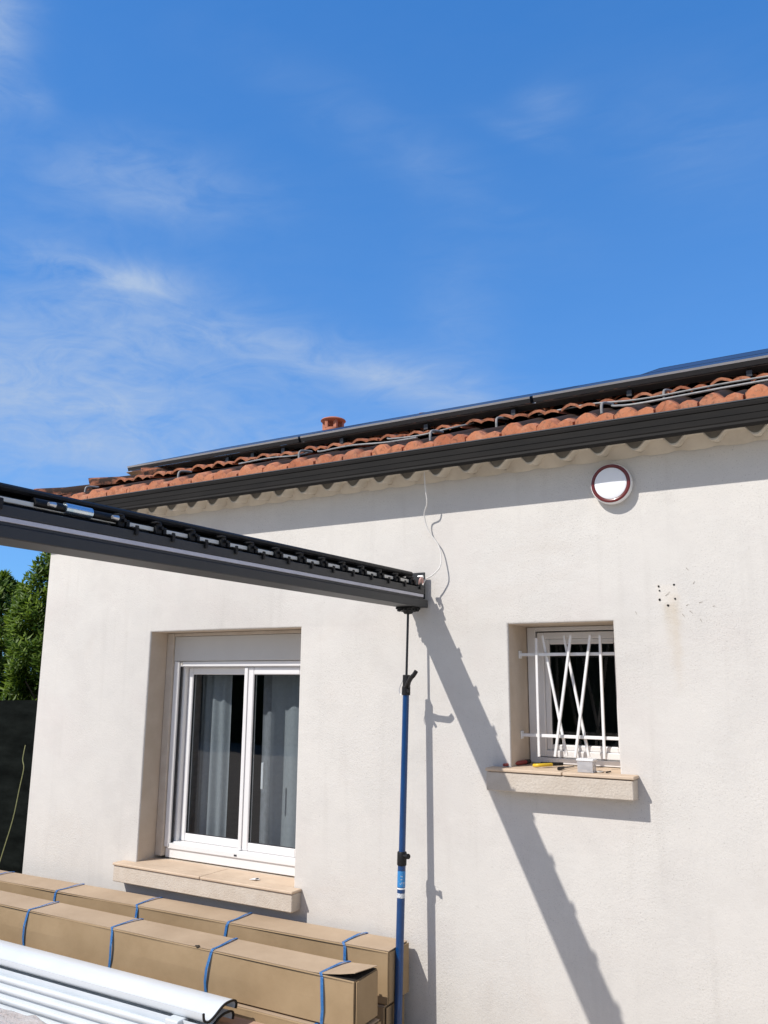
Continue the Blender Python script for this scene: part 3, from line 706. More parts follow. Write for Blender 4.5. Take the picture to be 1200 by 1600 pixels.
# chimney with its ventilated cowl
CH = Vector((-4.27, 2.30, 0))
bm = lathe([(.085, 3.45), (.085, 4.13), (.10, 4.14), (.10, 4.155)], CH, n=28); ch = obj('chimney', bm, M_chim, roof, smooth=True)
bm = bmesh.new(); add_lathe(bm, [(.10, 4.155), (.098, 4.175), (.090, 4.178), (.090, 4.157)], CH, n=28, close=False)
for k in range(6):
    a = 2 * PI * k / 6 + .35; c = CH + Vector((.084 * math.cos(a), .084 * math.sin(a), 4.205)); add_box(bm, c.x - .016, c.x + .016, c.y - .016, c.y + .016, 4.172, 4.248)
add_lathe(bm, [(.09, 4.238), (.10, 4.246), (.118, 4.252), (.122, 4.258), (.115, 4.268), (.08, 4.282), (.02, 4.290)], CH, n=32)
obj('cowl', bm, M_chim, ch, smooth=True)

# ------------------------------------------------------------------ solar panels
def pz(y): return 3.446 + RP * (y - .50)
PW, PD, PX0 = 1.712, 1.12, -5.03
plabels = ['black framed solar panel at the far left, jutting past the hip of the roof', 'black framed solar panel under the chimney cowl, second from the left', 'black framed solar panel above the round wall lamp', 'black framed solar panel at the right edge, beside the second row']
def make_panel(x0, y0, z0, pitch, name='solar_panel'):
    p = empty(name, (x0, y0, z0)); c, s = 1.0, pitch
    def plate(nm, a, b, u0, u1, h0, h1, m, bev=0):
        bm = bmesh.new(); add_box(bm, a, b, u0, u1, h0, h1, bev=bev); ang = math.atan(s)
        bmesh.ops.rotate(bm, verts=bm.verts, cent=(0, 0, 0), matrix=Matrix.Rotation(ang, 3, 'X')); return obj(nm, bm, m, p, world_coords=False)
    w, d = PW - .02, PD / math.cos(math.atan(s))
    bm = bmesh.new()
    add_box(bm, 0, w, 0, .012, 0, .0275); add_box(bm, 0, w, .004, .012, .0276, .040); add_box(bm, 0, w, d - .012, d, 0, .040); add_box(bm, 0, .012, .0125, d - .0125, 0, .040); add_box(bm, w - .012, w, .0125, d - .0125, 0, .040)
    add_box(bm, 0.013, w - .013, .0125, .030, 0.0005, .003)
    bmesh.ops.rotate(bm, verts=bm.verts, cent=(0, 0, 0), matrix=Matrix.Rotation(math.atan(s), 3, 'X')); obj('panel_frame', bm, M_pframe, p, world_coords=False)
    obj('frame_trim', (lambda b_: (add_box(b_, 0.0, w, -.001, .0036, .0278, .0405), bmesh.ops.rotate(b_, verts=b_.verts, cent=(0, 0, 0), matrix=Matrix.Rotation(math.atan(s), 3, 'X')), b_)[2])(bmesh.new()), M_alu, p, world_coords=False)
    plate('glass', .0125, w - .0125, .0125, d - .0125, .033, .038, M_glassp); plate('backsheet', .013, w - .013, .013, d - .013, .029, .0325, M_cell_back)
    return p
for k in range(4):
    p = make_panel(PX0 + k * PW, .50, pz(.50), .392); tag(p, plabels[k], 'solar panel', 'solar panels in the front row on the roof')
for k, (x0, lb) in enumerate(((-1.30, 'solar panel of the higher second row, its left corner just clearing the front row'), (.42, 'solar panel of the higher second row at the right edge of the roof'))):
    p = make_panel(x0, 1.64, pz(1.64) - .036 + .006 * k, RP + .007); tag(p, lb, 'solar panel', 'solar panels in the second row on the roof'); p.rotation_euler.y = -.004
rail = empty('mounting_rail', (-5.09, .55, 3.40)); tag(rail, 'long aluminium mounting rail under the front edge of the solar panels', 'rail')
bm = bmesh.new(); add_extrude_x(bm, [(.532, 3.4525), (.536, 3.4495), (.598, 3.4365), (.602, 3.440), (.602, 3.468), (.536, 3.4585), (.532, 3.456)], -5.09, 2.2); obj('rail_profile', bm, M_alu, rail)
for k, x in enumerate((-4.78, -4.02, -3.78, -3.50, -3.0, -2.35, -1.75, -1.05, -.42, .3)):
    bm = bmesh.new(); zr = roof_z(x, .4) + .045
    add_box(bm, x - .014, x + .014, .53, .580, 3.400, 3.4345); add_box(bm, x - .014, x + .014, .565, .575, zr + .02, 3.400); add_tube(bm, [(x, .57, zr + .045), (x, .50, zr + .02), (x, .42, zr + .012), (x, .40, zr - .03)], .007, 8)
    obj('roof_hook', bm, M_pframe, rail, smooth=True)
# conduits and cables lying on the tiles
def rz(x, y): return roof_z(x, y) + .052
CAB = [('roof_cable', 'thin grey conduit running along the lower tiles on the right of the roof', [(-1.02, .02), (-.98, -.02), (-.85, -.06), (-.4, -.04), (.2, -.05), (.9, .0)], .0060, .010),
       ('roof_cable', 'thin grey conduit running higher up the tiles on the right of the roof', [(-1.5, .27), (-1.2, .24), (-.9, .20), (-.4, .22), (.4, .20)], .0055, .014),
       ('roof_cable', 'grey cable sagging between two hooks in the middle of the roof', [(-2.50, .30), (-2.42, .20), (-2.2, .15), (-2.0, .17), (-1.9, .28)], .0055, .012),
       ('roof_cable', 'long grey cable curving over the tiles just right of the chimney', [(-3.05, .34), (-2.9, .14), (-2.6, .02), (-2.35, .00), (-2.15, -.05), (-2.08, -.10)], .0055, .012),
       ('roof_cable', 'short grey cable looping out below the rail under the chimney', [(-3.65, .40), (-3.62, .22), (-3.5, .10), (-3.25, .07), (-3.05, .08), (-3.02, .22)], .0055, .014)]
for nm, lb, pts, r, up_ in CAB:
    pp = curve_pts([(x, y, rz(x, y) + up_ + .008 * math.sin(x * 9)) for x, y in pts], 8); tag(obj(nm, tube(pp, r, 8), M_conduit, smooth=True), lb, 'cable')
for (x, y, lb) in ((-1.06, .00, 'bent pale hook on the lower tiles right of the wall lamp'), (-2.02, -.02, 'bent pale hook on the lower tiles above the hanging white cable'), (-.80, .24, 'bent pale hook on the upper tiles near the right end of the roof'), (-1.72, .22, 'bent pale hook on the upper tiles above the wall lamp'), (-3.03, .12, 'tall pale hook at the end of the looping roof cable'), (-3.97, .02, 'bent pale hook on the left part of the roof'), (-4.85, -.02, 'bent pale hook at the far left of the roof near the hip')):
    z = rz(x, y); tag(obj('roof_hook', tube(curve_pts([(x, y - .03, z - .035), (x, y - .025, z + .015), (x + .01, y, z + .030), (x + .035, y + .06, z + .035)], 5), .0075, 8), M_conduit, smooth=True), lb, 'hook')

# ------------------------------------------------------------------ wall lamp
lp = empty('wall_lamp', (-1.030, 0, 2.765)); tag(lp, 'round white bulkhead lamp with a dark red ring, fixed under the eave', 'lamp')
c = (-1.030, 0, 2.765)
obj('lamp_body', lathe([(.088, 0), (.096, .002), (.101, .012), (.102, .034), (.100, .041), (.097, .044)], c, 'Y', 64), M_white, lp, smooth=True)
bm = lathe([(.0965, .0435), (.0955, .047), (.092, .0485), (.0815, .0478), (.0795, .046), (.0792, .044)], c, 'Y', 64, close=False); obj('lamp_ring', bm, M_red, lp, smooth=True)
obj('lamp_diffuser', lathe([(.0790, .0442), (.0785, .0475), (.070, .0495), (.04, .0505), (.001, .051)], c, 'Y', 64), M_opal, lp, smooth=True)

# ------------------------------------------------------------------ window grille
gr = empty('window_grille', (-1.33, .15, 1.43)); tag(gr, 'white metal grille of crossed bars over the small window', 'grille')
def bar(nm, a, b, w, d=None):
    a, b = Vector(a), Vector(b); L_ = (b - a).length; bm = bmesh.new(); add_box(bm, -w / 2, w / 2, -(d or w) / 2, (d or w) / 2, 0, L_, bev=.0012)
    q = (b - a).to_track_quat('Z', 'Y'); bmesh.ops.transform(bm, matrix=Matrix.Translation(a) @ q.to_matrix().to_4x4(), verts=bm.verts); return obj(nm, bm, M_white, gr)
for z in (1.946, 1.538):
    bm = bmesh.new(); add_box(bm, -1.602, -1.066, .150, .166, z - .008, z + .008, bev=.0015); obj('cross_rail', bm, M_white, gr)
    bm = bmesh.new(); add_box(bm, -1.6035, -1.598, .138, .178, z - .020, z + .020, bev=.002); obj('fixing_plate', bm, M_white, gr)
for i, (a, b) in enumerate((((-1.504, 2.031), (-1.507, 1.435)), ((-1.480, 2.044), (-1.373, 1.442)), ((-1.315, 2.041), (-1.419, 1.440)), ((-1.366, 2.043), (-1.260, 1.444)), ((-1.215, 2.039), (-1.316, 1.441)), ((-1.170, 2.038), (-1.174, 1.440)))):
    y = .143 if i in (1, 3, 0, 5) else .173
    if i in (2, 4): y = .1435 - .0 if False else .130
    if i in (1, 3): y = .173
    bar('bar', (a[0], y, a[1]), (b[0], y, b[1]), .0125)

# ------------------------------------------------------------------ small things on the sills
def tool(name, lb, cat, parts, loc):
    t = empty(name, loc); tag(t, lb, cat)
    for nm, bm, m in parts: obj(nm, bm, m, t, smooth=True)
    return t
T = 1.3905
A, B = Vector((-1.628, -.030, T + .011)), Vector((-1.585, .205, T + .012)); u = (B - A).normalized()
tool('chisel', 'red handled chisel lying at the left end of the small window sill', 'chisel', [('blade', tube([A, A + u * .12], [.0075, .008], 8), M_redp), ('handle', tube([A + u * .10, A + u * .12, A + u * .20, B], [.008, .011, .011, .009], 12), M_redp), ('cap', tube([B - u * .035, B + u * .004], [.0125, .0115], 12), M_black)], A)
t = tool('utility_knife', 'yellow and black utility knife lying on the small window sill', 'knife', [
    ('body', tube(curve_pts([(-1.500, .045, T + .010), (-1.475, .030, T + .013), (-1.450, .055, T + .014), (-1.430, .105, T + .013)], 5), .0085, 10), M_yellow),
    ('grip', tube([(-1.470, .062, T + .020), (-1.428, .115, T + .015), (-1.400, .180, T + .012)], [.007, .009, .008], 10), M_black)], (-1.47, .05, T))
tool('screwdriver', 'black screwdriver lying beside the plastic box on the small sill', 'screwdriver', [('handle', tube([(-1.352, -.020, T + .008), (-1.347, .040, T + .008)], [.008, .006], 10), M_black), ('shaft', tube([(-1.347, .040, T + .007), (-1.338, .170, T + .005)], .0028, 8), M_blackshine)], (-1.35, 0, T))
bxx = empty('plastic_box', (-1.214, -.02, T)); tag(bxx, 'small clear plastic box of white plugs on the small window sill', 'box')
bm = bmesh.new(); add_box(bm, -1.252, -1.178, -.046, .012, T, T + .050, bev=.004, seg=2); obj('tray', bm, M_plastic_clear, bxx)
bm = bmesh.new(); add_box(bm, -1.256, -1.174, -.050, .016, T + .0505, T + .062, bev=.003); obj('lid', bm, M_white, bxx)
bm = bmesh.new()
for k in range(16):
    a = Vector((random.uniform(-1.243, -1.187), random.uniform(-.038, .004), T + random.uniform(.006, .03))); d = Vector((random.uniform(-1, 1), random.uniform(-1, 1), random.uniform(-.6, .6))).normalized() * .008
    add_tube(bm, [a - d, a + d], .0028, 6)
tag(obj('wall_plugs', bm, M_conduit), 'grey wall plugs heaped inside the small clear plastic box', 'wall plugs', kind='stuff')
bm = bmesh.new(); n = 20; R1 = .014
pts = [(-1.160 + R1 * math.cos(2 * PI * k / n), .000 + R1 * 1.5 * math.sin(2 * PI * k / n), T + .004) for k in range(n)]; add_tube(bm, pts + [pts[0]], .003, 6)
tag(obj('tape_ring', bm, M_beige, smooth=True), 'beige ring of tape to the right of the clear plastic box', 'ring')
tag(obj('drill_bit', tube([(-1.122, -.020, T + .005), (-1.116, .030, T + .005)], [.004, .003], 8), M_black, smooth=True), 'short black drill bit at the right end of the small sill', 'drill bit')
bm = bmesh.new(); pp = [(-.028, -.012, 0), (.020, -.018, 0), (.032, .004, 0), (.012, .018, 0), (-.016, .010, 0)]
a = [bm.verts.new((-3.205 + x, .020 + y * 1.2, .6755 + .006 * abs(math.sin(i * 1.7)))) for i, (x, y, _) in enumerate(pp)]; b = [bm.verts.new(v.co + Vector((0, 0, .002))) for v in a]
bm.faces.new(a); bm.faces.new(list(reversed(b)))
for i in range(5): bm.faces.new((a[i], a[(i + 1) % 5], b[(i + 1) % 5], b[i]))
tag(obj('paper_scrap', bm, M_white), 'white paper scrap lying on the stone sill of the wide window', 'paper')
tag(obj('cable_stub', tube([(-3.2, .02, .681), (-3.185, .03, .683)], .003, 6), M_black, smooth=True), 'tiny dark stub lying on the paper scrap on the wide sill', 'stub')

# ------------------------------------------------------------------ pergola beam
BX0, BX1 = -2.178, -2.050
def zs_(z, y): return z + y * (.004 + .0085 * (z - 2.19) / .18)
beam = empty('pergola_beam', (-2.114, -2.4, 2.19)); tag(beam, 'dark grey pergola beam with a pale light strip, reaching towards the wall on a blue prop', 'beam')
YE, YS = -.070, -4.7
def ybar(nm, x0, x1, z0, z1, m, y0=YS, y1=YE, bev=.0015, ny=6):
    bm = bmesh.new(); sec = [(x0 + bev, z0), (x1 - bev, z0), (x1, z0 + bev), (x1, z1 - bev), (x1 - bev, z1), (x0 + bev, z1), (x0, z1 - bev), (x0, z0 + bev)]; rings = []
    for i in range(ny + 1):
        y = y0 + (y1 - y0) * i / ny; rings.append([bm.verts.new((x, y, zs_(z, y))) for x, z in sec])
    for i in range(ny):
        for k in range(8): bm.faces.new((rings[i][k], rings[i][(k + 1) % 8], rings[i + 1][(k + 1) % 8], rings[i + 1][k]))
    bm.faces.new(rings[0]); bm.faces.new(list(reversed(rings[-1])))
    return obj(nm, bm, m, beam)
ybar('lower_profile', BX0, BX1, 2.1945, 2.236, M_anth, y1=-.028, bev=.003)
ybar('lower_profile', BX0 + .003, BX1 - .006, 2.2362, 2.2475, M_anth)
ybar('light_strip', BX1 - .05, BX1 - .003, 2.2480, 2.2640, M_led, y1=YE - .004)
ybar('upper_profile', BX0, BX1 - .052, 2.2477, 2.2645, M_anth)
ybar('upper_profile', BX0, BX1, 2.2650, 2.300, M_anth)
ybar('mechanism_tray', BX0, BX1 - .030, 2.3003, 2.306, M_black, y1=YE - .012)
ybar('inner_wall', BX0, BX0 + .02, 2.3062, 2.361, M_black, y1=YE - .012)
ybar('linkage_bar', BX1 - .050, BX1 - .036, 2.320, 2.336, M_cream_bar, y1=YE - .03)
ybar('top_cover', BX0, BX1 - .050, 2.3615, 2.386, M_black, y1=YE - .035, bev=.008)
bm = bmesh.new(); add_box(bm, BX0 - .002, BX1 - .014, -.037, -.030, 2.242, 2.388, bev=.002); obj('end_plate', bm, M_anth, beam)
k = 0; y = -.165
while y > -4.6:
    if not (-2.50 < y < -2.16):
        z = zs_(2.30, y); bm = bmesh.new()
        add_box(bm, BX1 - .060, BX1 - .022, y - .014, y + .014, z + .008, z + .048, bev=.003); add_box(bm, BX1 - .05, BX1 - .012, y - .022, y - .002, z + .044, z + .050, bev=.001)
        add_box(bm, BX1 - .045, BX1 - .016, y + .015, y + .030, z + .010, z + .034, bev=.002)
        add_box(bm, BX1 + .0008, BX1 + .0085, y + .034, y + .048, z - .014, z + .018, bev=.002); add_box(bm, BX1 - .04, BX1 + .008, y + .018, y + .048, z + .0065, z + .0105)
        add_tube(bm, [(BX1 - .03, y + .004, z + .030), (BX1 - .010, y + .004, z + .030)], .006, 8)
        obj('louvre_bracket', bm, M_black, beam)
    y -= .166
bm = bmesh.new(); add_tube(bm, [(BX1 - .040, -2.48, zs_(2.338, -2.48)), (BX1 - .040, -2.16, zs_(2.338, -2.16))], .014, 14); obj('motor_tube', bm, M_black, beam, smooth=True)
bm = bmesh.new(); add_tube(bm, [(BX1 - .036, -2.375, zs_(2.338, -2.37)), (BX1 - .036, -2.275, zs_(2.338, -2.27))], .0175, 20); obj('motor_sleeve', bm, M_sleeve, beam, smooth=True)
for yy in (-2.44, -2.20):
    bm = bmesh.new(); add_tube(bm, [(BX1 - .006, yy - .012, zs_(2.334, yy)), (BX1 - .006, yy + .010, zs_(2.334, yy))], [.006, .009], 12); obj('pin', bm, M_alu, beam, smooth=True)
bm = bmesh.new(); add_tube(bm, curve_pts([(BX1 - .005, -.115, 2.312), (BX1 + .004, -.125, 2.338), (BX1 + .004, -.105, 2.345), (BX1 + .002, -.088, 2.318)], 5), .006, 8); obj('wire', bm, M_copper, beam, smooth=True)
bm = bmesh.new(); add_tube(bm, [(BX1 - .02, -.10, 2.355), (BX1 + .008, -.10, 2.355)], .009, 12); obj('bolt', bm, M_alu, beam, smooth=True)

# white feed cable hanging from the eave to the beam
pp = curve_pts([(-2.03, -.105, 2.935), (-2.03, -.095, 2.85), (-2.03, -.075, 2.765), (-2.062, -.045, 2.705), (-2.045, -.030, 2.62), (-1.985, -.025, 2.53), (-1.965, -.034, 2.455), (-1.968, -.055, 2.40), (-2.005, -.070, 2.362), (-2.036, -.082, 2.343), (-2.046, -.095, 2.31)], 9)
tag(obj('power_cable', tube(pp, .0036, 8), M_cable, smooth=True), 'thin white cable dangling from the eave to the end of the dark beam', 'cable')

# ------------------------------------------------------------------ blue prop
def pp_(z): t = z / 2.19; return Vector((-2.147 + .020 * t, -.181 + .071 * t, z))
prop = empty('telescopic_prop', pp_(0)); tag(prop, 'blue telescopic support pole holding up the end of the dark beam', 'prop')
obj('lower_tube', tube([pp_(.02), pp_(.93)], .0200, 24), M_blue, prop, smooth=True)
obj('upper_tube', tube([pp_(.90), pp_(1.742)], .0170, 24), M_blue, prop, smooth=True)
obj('collar', tube([pp_(.900), pp_(.905), pp_(.960), pp_(.965)], [.0225, .024, .024, .0215], 24), M_black, prop, smooth=True)
bm = bmesh.new(); p = pp_(.947); add_tube(bm, [p + Vector((.015, -.01, 0)), p + Vector((.042, -.020, .002))], [.009, .008], 10); add_tube(bm, [p + Vector((.036, -.018, .002)), p + Vector((.050, -.023, .003))], .013, 10); obj('knob', bm, M_black, prop, smooth=True)
obj('sticker', tube([pp_(.800), pp_(.875)], .0204, 24), M_lightblue, prop, smooth=True)
obj('sticker', tube([pp_(.750), pp_(.772)], .0204, 24), M_stick_w, prop, smooth=True)
obj('sticker', tube([pp_(.790), pp_(.797)], .0205, 24), M_white, prop, smooth=True)
obj('rod', tube([pp_(1.70), pp_(2.178)], .0065, 14), M_blackshine, prop, smooth=True)
bm = bmesh.new(); add_tube(bm, [pp_(1.733), pp_(1.738), pp_(1.775), pp_(1.780)], [.0215, .0225, .0225, .019], 20)
p = pp_(1.80); add_box(bm, p.x - .014, p.x + .016, p.y - .018, p.y + .018, 1.772, 1.838, bev=.004); obj('clamp', bm, M_black, prop)
p = pp_(1.79); bm = bmesh.new(); add_tube(bm, curve_pts([p + Vector((.010, -.01, -.012)), p + Vector((.034, -.036, .010)), p + Vector((.060, -.058, .032)), p + Vector((.082, -.070, .046)), p + Vector((.098, -.072, .066))], 6), [.014] * 6 + [.012] * 12 + [.011] * 7, 10); obj('lever', bm, M_black, prop, smooth=True)
bm = bmesh.new(); add_tube(bm, curve_pts([p + Vector((-.012, -.006, .03)), p + Vector((-.030, -.010, -.01)), p + Vector((-.036, -.012, -.034)), p + Vector((-.026, -.012, -.052)), p + Vector((-.014, -.012, -.042))], 6), .0016, 6); obj('wire_clip', bm, M_alu, prop, smooth=True)
obj('release_trigger', tube([p + Vector((.008, -.006, -.022)), p + Vector((.028, -.026, -.046))], .007, 8), M_black, prop, smooth=True)
bm = bmesh.new(); p = pp_(2.17); add_box(bm, p.x - .050, p.x + .050, p.y - .050, p.y + .050, 2.181, 2.1935, bev=.003)
add_lathe(bm, [(.020, 2.158), (.030, 2.170), (.044, 2.1808)], (p.x, p.y, 0), n=20)
for k in range(14):
    a = 2 * PI * k / 14; add_box(bm, p.x + .052 * math.cos(a) - .005, p.x + .052 * math.cos(a) + .005, p.y + .052 * math.sin(a) - .005, p.y + .052 * math.sin(a) + .005, 2.172, 2.186)
obj('head_pad', bm, M_black, prop)
bm = bmesh.new(); p = pp_(0); add_lathe(bm, [(.045, 0.001), (.045, .012), (.026, .022), (.022, .03)], (p.x, p.y, 0), n=20); obj('foot_pad', bm, M_black, prop)

# ------------------------------------------------------------------ long cardboard boxes
def card_box(lb, x0, x1, y0, y1, z0, z1, rot, straps, flap=False, endgap=0.0, group='long cardboard boxes stacked below the wide window'):
    c = empty('cardboard_box', (x1, (y0 + y1) / 2, z0)); tag(c, lb, 'cardboard box', group)
    L_, w, h = x1 - x0, y1 - y0, z1 - z0
    bm = bmesh.new(); nx = 40; secs = []
    for i in range(nx + 1):
        x = -L_ + L_ * i / nx; b1 = .006 * noise.noise(Vector((x * 1.9, z1 * 9, 1))); b2 = .008 * noise.noise(Vector((x * 1.6, z0 * 7, 5)))
        r = .003
        secs.append([bm.verts.new((x, yy, zz)) for yy, zz in ((-w / 2 + b1 * .4, r), (-w / 2 - .002 + b2, h * .5), (-w / 2 + b1 * .4, h - r), (-w / 2 + r, h + b2 * .5), (0, h - .003 + b1), (w / 2 - r, h + b2 * .3), (w / 2, h - r), (w / 2, r), (w / 2 - r, 0), (-w / 2 + r, 0))])
    for i in range(nx):
        for k in range(10):
            f_ = bm.faces.new((secs[i][k], secs[i][(k + 1) % 10], secs[i + 1][(k + 1) % 10], secs[i + 1][k]))
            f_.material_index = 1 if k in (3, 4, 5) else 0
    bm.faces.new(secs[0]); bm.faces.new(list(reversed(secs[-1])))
    body = obj('box_body', bm, [M_card, M_card_lit], c, world_coords=False)
    if flap:
        bm = bmesh.new(); add_box(bm, -.26, .0005, -w / 2 + .004, w / 2 - .004, h + .0012, h + .0022); obj('open_end_shade', bm, M_dark, c, world_coords=False)  # dark plate standing in for the shade under the lifted flap
        bm = bmesh.new(); tx = -3.06 - x1; n = 11; cv = bm.verts.new((tx, -w / 2 + .006, h + .0085)); rg = [bm.verts.new((tx + .016 * math.cos(2 * PI * i / n) * random.uniform(.5, 1.2), -w / 2 + .004 + .014 * math.sin(2 * PI * i / n) * random.uniform(.5, 1.2), h + .0078)) for i in range(n)]
        for i in range(n): bm.faces.new((cv, rg[i], rg[(i + 1) % n]))
        obj('tear', bm, M_dark, c, world_coords=False)
    bm = bmesh.new(); ng = 70; u_, d_ = [], []
    for i in range(ng + 1):
        x = -L_ + (L_ - .004) * i / ng; gap = max(.0003, .0050 * (noise.noise(Vector((x * 1.9, z1 * 3, 8))) + .12)); u_.append(bm.verts.new((x, -w / 2 - .0035, h - .004 + gap * .2))); d_.append(bm.verts.new((x, -w / 2 - .0035, h - .004 - gap)))
    for i in range(ng): bm.faces.new((d_[i], d_[i + 1], u_[i + 1], u_[i]))
    obj('flap_gap_shade', bm, M_dark, c, world_coords=False)  # dark strip painting in the shade of the gap below the flap edge
    # top flap: a second sheet; the dark line along the front is the strip above
    bm = bmesh.new(); nf = 60; a = []
    for i in range(nf + 1):
        x = -L_ + (L_ + .004) * i / nf; lift = .0022 + .0018 * noise.noise(Vector((x * 2.2, z1, 3)))
        if flap and x > -.20: lift += .030 * ((x + .20) / .20) ** 1.5 * 1.0
        a.append([bm.verts.new((x, yy, h + zz)) for yy, zz in ((-w / 2 + .004, lift + .003), (w / 2 - .002, .004 + (.010 * max(0, (x + .15) / .15) if flap and x > -.15 else 0)), (w / 2 - .002, .001 + (.010 * max(0, (x + .15) / .15) if flap and x > -.15 else 0)), (-w / 2 + .004, lift))])
    for i in range(nf):
        for k in range(4): bm.faces.new((a[i][k], a[i][(k + 1) % 4], a[i + 1][(k + 1) % 4], a[i + 1][k]))
    bm.faces.new(a[0]); bm.faces.new(list(reversed(a[-1]))); obj('top_flap', bm, M_card_lit, c, world_coords=False)
    bm = bmesh.new(); add_box(bm, .0008, .0022, -w / 2 + .012, w / 2 - .008, .006, h - .008); obj('end_gap_shade', bm, M_dark, c, world_coords=False)  # dark plate standing in for the shade behind the end flap
    bm = bmesh.new(); add_box(bm, .004, .008, -w / 2 + .010, w / 2 - .003, .004, h - .004, rot=Matrix.Rotation(endgap, 4, 'Z')); obj('end_flap', bm, M_card, c, world_coords=False)
    for sx in straps:
        x = sx - x1; dj = random.uniform(-.004, .004); sw = .0078
        ring = [(-w / 2 - .004, .0), (-w / 2 - .007 - .006 * abs(math.sin(sx * 7)), h * .3), (-w / 2 - .008 - .008 * abs(math.sin(sx * 7)), h * .6), (-w / 2 - .005, h - .01), (-w / 2 + .004, h + .008), (-w * .2, h + .009), (w * .25, h + .012), (w / 2 + .001, h + .009), (w / 2 + .003, h * .5), (w / 2 + .002, -.001), (0, -.0015)]
        bm = bmesh.new(); fr = []
        for i, (yy, zz) in enumerate(ring):
            sh = dj * math.sin(i) + .012 * (zz / h) - (.006 if 3 < i < 7 else 0) + .010 * math.sin(i * .9 + sx * 5)
            fr.append((bm.verts.new((x + sh - sw, yy, zz)), bm.verts.new((x + sh + sw, yy, zz))))
        for i in range(len(ring)):
            j = (i + 1) % len(ring)
            if i == len(ring) - 1: break
            bm.faces.new((fr[i][0], fr[i][1], fr[j][1], fr[j][0]))
        bmesh.ops.solidify(bm, geom=bm.faces[:], thickness=.0009)
        obj('strap', bm, M_strap, c, world_coords=False)
    c.rotation_euler.z = rot
    return c
card_box('long cardboard box against the wall under the wide sill, on top of the rear stack', -6.9, -2.168, -.242, -.038, .283, .517, math.radians(1.7), (-2.42, -3.16, -3.83, -4.50, -5.16, -5.9), endgap=-.05)
card_box('long cardboard box with a lifted corner flap, on top of the front stack', -6.9, -2.135, -.597, -.392, .290, .490, math.radians(.3), (-2.31, -2.98, -3.67, -4.36, -5.05, -5.8), flap=True, endgap=.02)
card_box('lower long cardboard box against the wall, beneath the rear top box', -6.9, -2.185, -.248, -.040, .040, .272, math.radians(1.5), (-2.52, -3.4, -4.3, -5.2), endgap=.03)
card_box('lower long cardboard box beneath the one with the lifted flap', -6.9, -2.120, -.612, -.395, .040, .277, math.radians(.5), (-2.325, -3.1, -4.0, -4.9), endgap=-.04)
for i, (x, lb) in enumerate(((-2.6, 'pine batten under the right end of the cardboard boxes'), (-4.4, 'pine batten under the middle of the cardboard boxes'), (-6.2, 'pine batten under the left end of the cardboard boxes'))):
    tag(obj('timber_batten', bx(x - .03, x + .03, -.75, -.02, .001, .036, bev=.002), M_wood), lb, 'batten', 'battens under the boxes')

# ------------------------------------------------------------------ white louvre blades and other profiles on the ground
def blade_poly(y, z):
    cl = [(y + .030, z - .040), (y + .034, z - .022), (y + .026, z - .007), (y + .008, z), (y - .030, z + .002), (y - .062, z - .004), (y - .092, z - .018), (y - .122, z - .033), (y - .150, z - .040), (y - .172, z - .036), (y - .186, z - .022), (y - .190, z + .004)]
    sm = [tuple(p[:2]) for p in curve_pts([(a, b, 0) for a, b in cl], 4)]
    return strip_poly(sm, .0055)
blab = ['white curved louvre blade lying on top of the pile in front of the boxes', 'white curved louvre blade directly beneath the topmost blade']
for k in range(2):
    bm = bmesh.new(); add_extrude_x(bm, blade_poly(-.725 - .004 * k, .345 - .047 * k), -7.2, -2.725 - .012 * k, 1)
    b = obj('louvre_blade', bm, M_blade, smooth=True); tag(b, blab[k], 'louvre blade', 'white louvre blades piled in front of the boxes')
    # black end gasket as its own part
    e = blade_poly(-.725 - .004 * k, .345 - .047 * k); bm = bmesh.new(); add_extrude_x(bm, [(y_, z_) for y_, z_ in strip_poly([((e[i][0] + e[len(e) - 1 - i][0]) / 2, (e[i][1] + e[len(e) - 1 - i][1]) / 2) for i in range(len(e) // 2)], .0085)], -2.7245 - .012 * k, -2.7165 - .012 * k, 1)
    o = obj('end_gasket', bm, M_black); o.parent = b
# ribbed profiles in front
rl = ['uppermost white ribbed profile beside the curved blades', 'white ribbed profile second from the top of its stack', 'white ribbed profile third from the top of its stack', 'white ribbed profile fourth from the top, just above the lowest', 'lowest white ribbed profile beside the plastic wrapped parcel']
for k in range(5):
    y, z = -.935 - .006 * k, .276 - .0455 * k
    cl = [(y + .07, z - .020), (y + .05, z - .010), (y + .014, z - .008), (y + .003, z - .002), (y - .004, z + .003), (y - .012, z + .001), (y - .015, z - .006), (y - .013, z - .016), (y - .006, z - .022), (y + .004, z - .025), (y + .012, z - .030), (y + .05, z - .031), (y + .07, z - .028)]
    sm = [tuple(p[:2]) for p in curve_pts([(a, b, 0) for a, b in cl], 3)]
    bm = bmesh.new(); add_extrude_x(bm, strip_poly(sm, .003), -7.2, -2.87 - .012 * k, 1); add_box(bm, -7.2, -2.872 - .012 * k, y - .001, y + .002, z - .0475, z - .0235); tag(obj('ribbed_profile', bm, M_blade, smooth=True), rl[k], 'profile', 'white ribbed profiles stacked in front of the blades')
bm = bmesh.new(); add_box(bm, -2.915, -2.835, -.955, -.885, .2815, .306, bev=.009, seg=3)
cap = tag(obj('end_cap', bm, M_blade, smooth=True), 'white rounded end cap resting on the ends of the ribbed profiles', 'end cap')
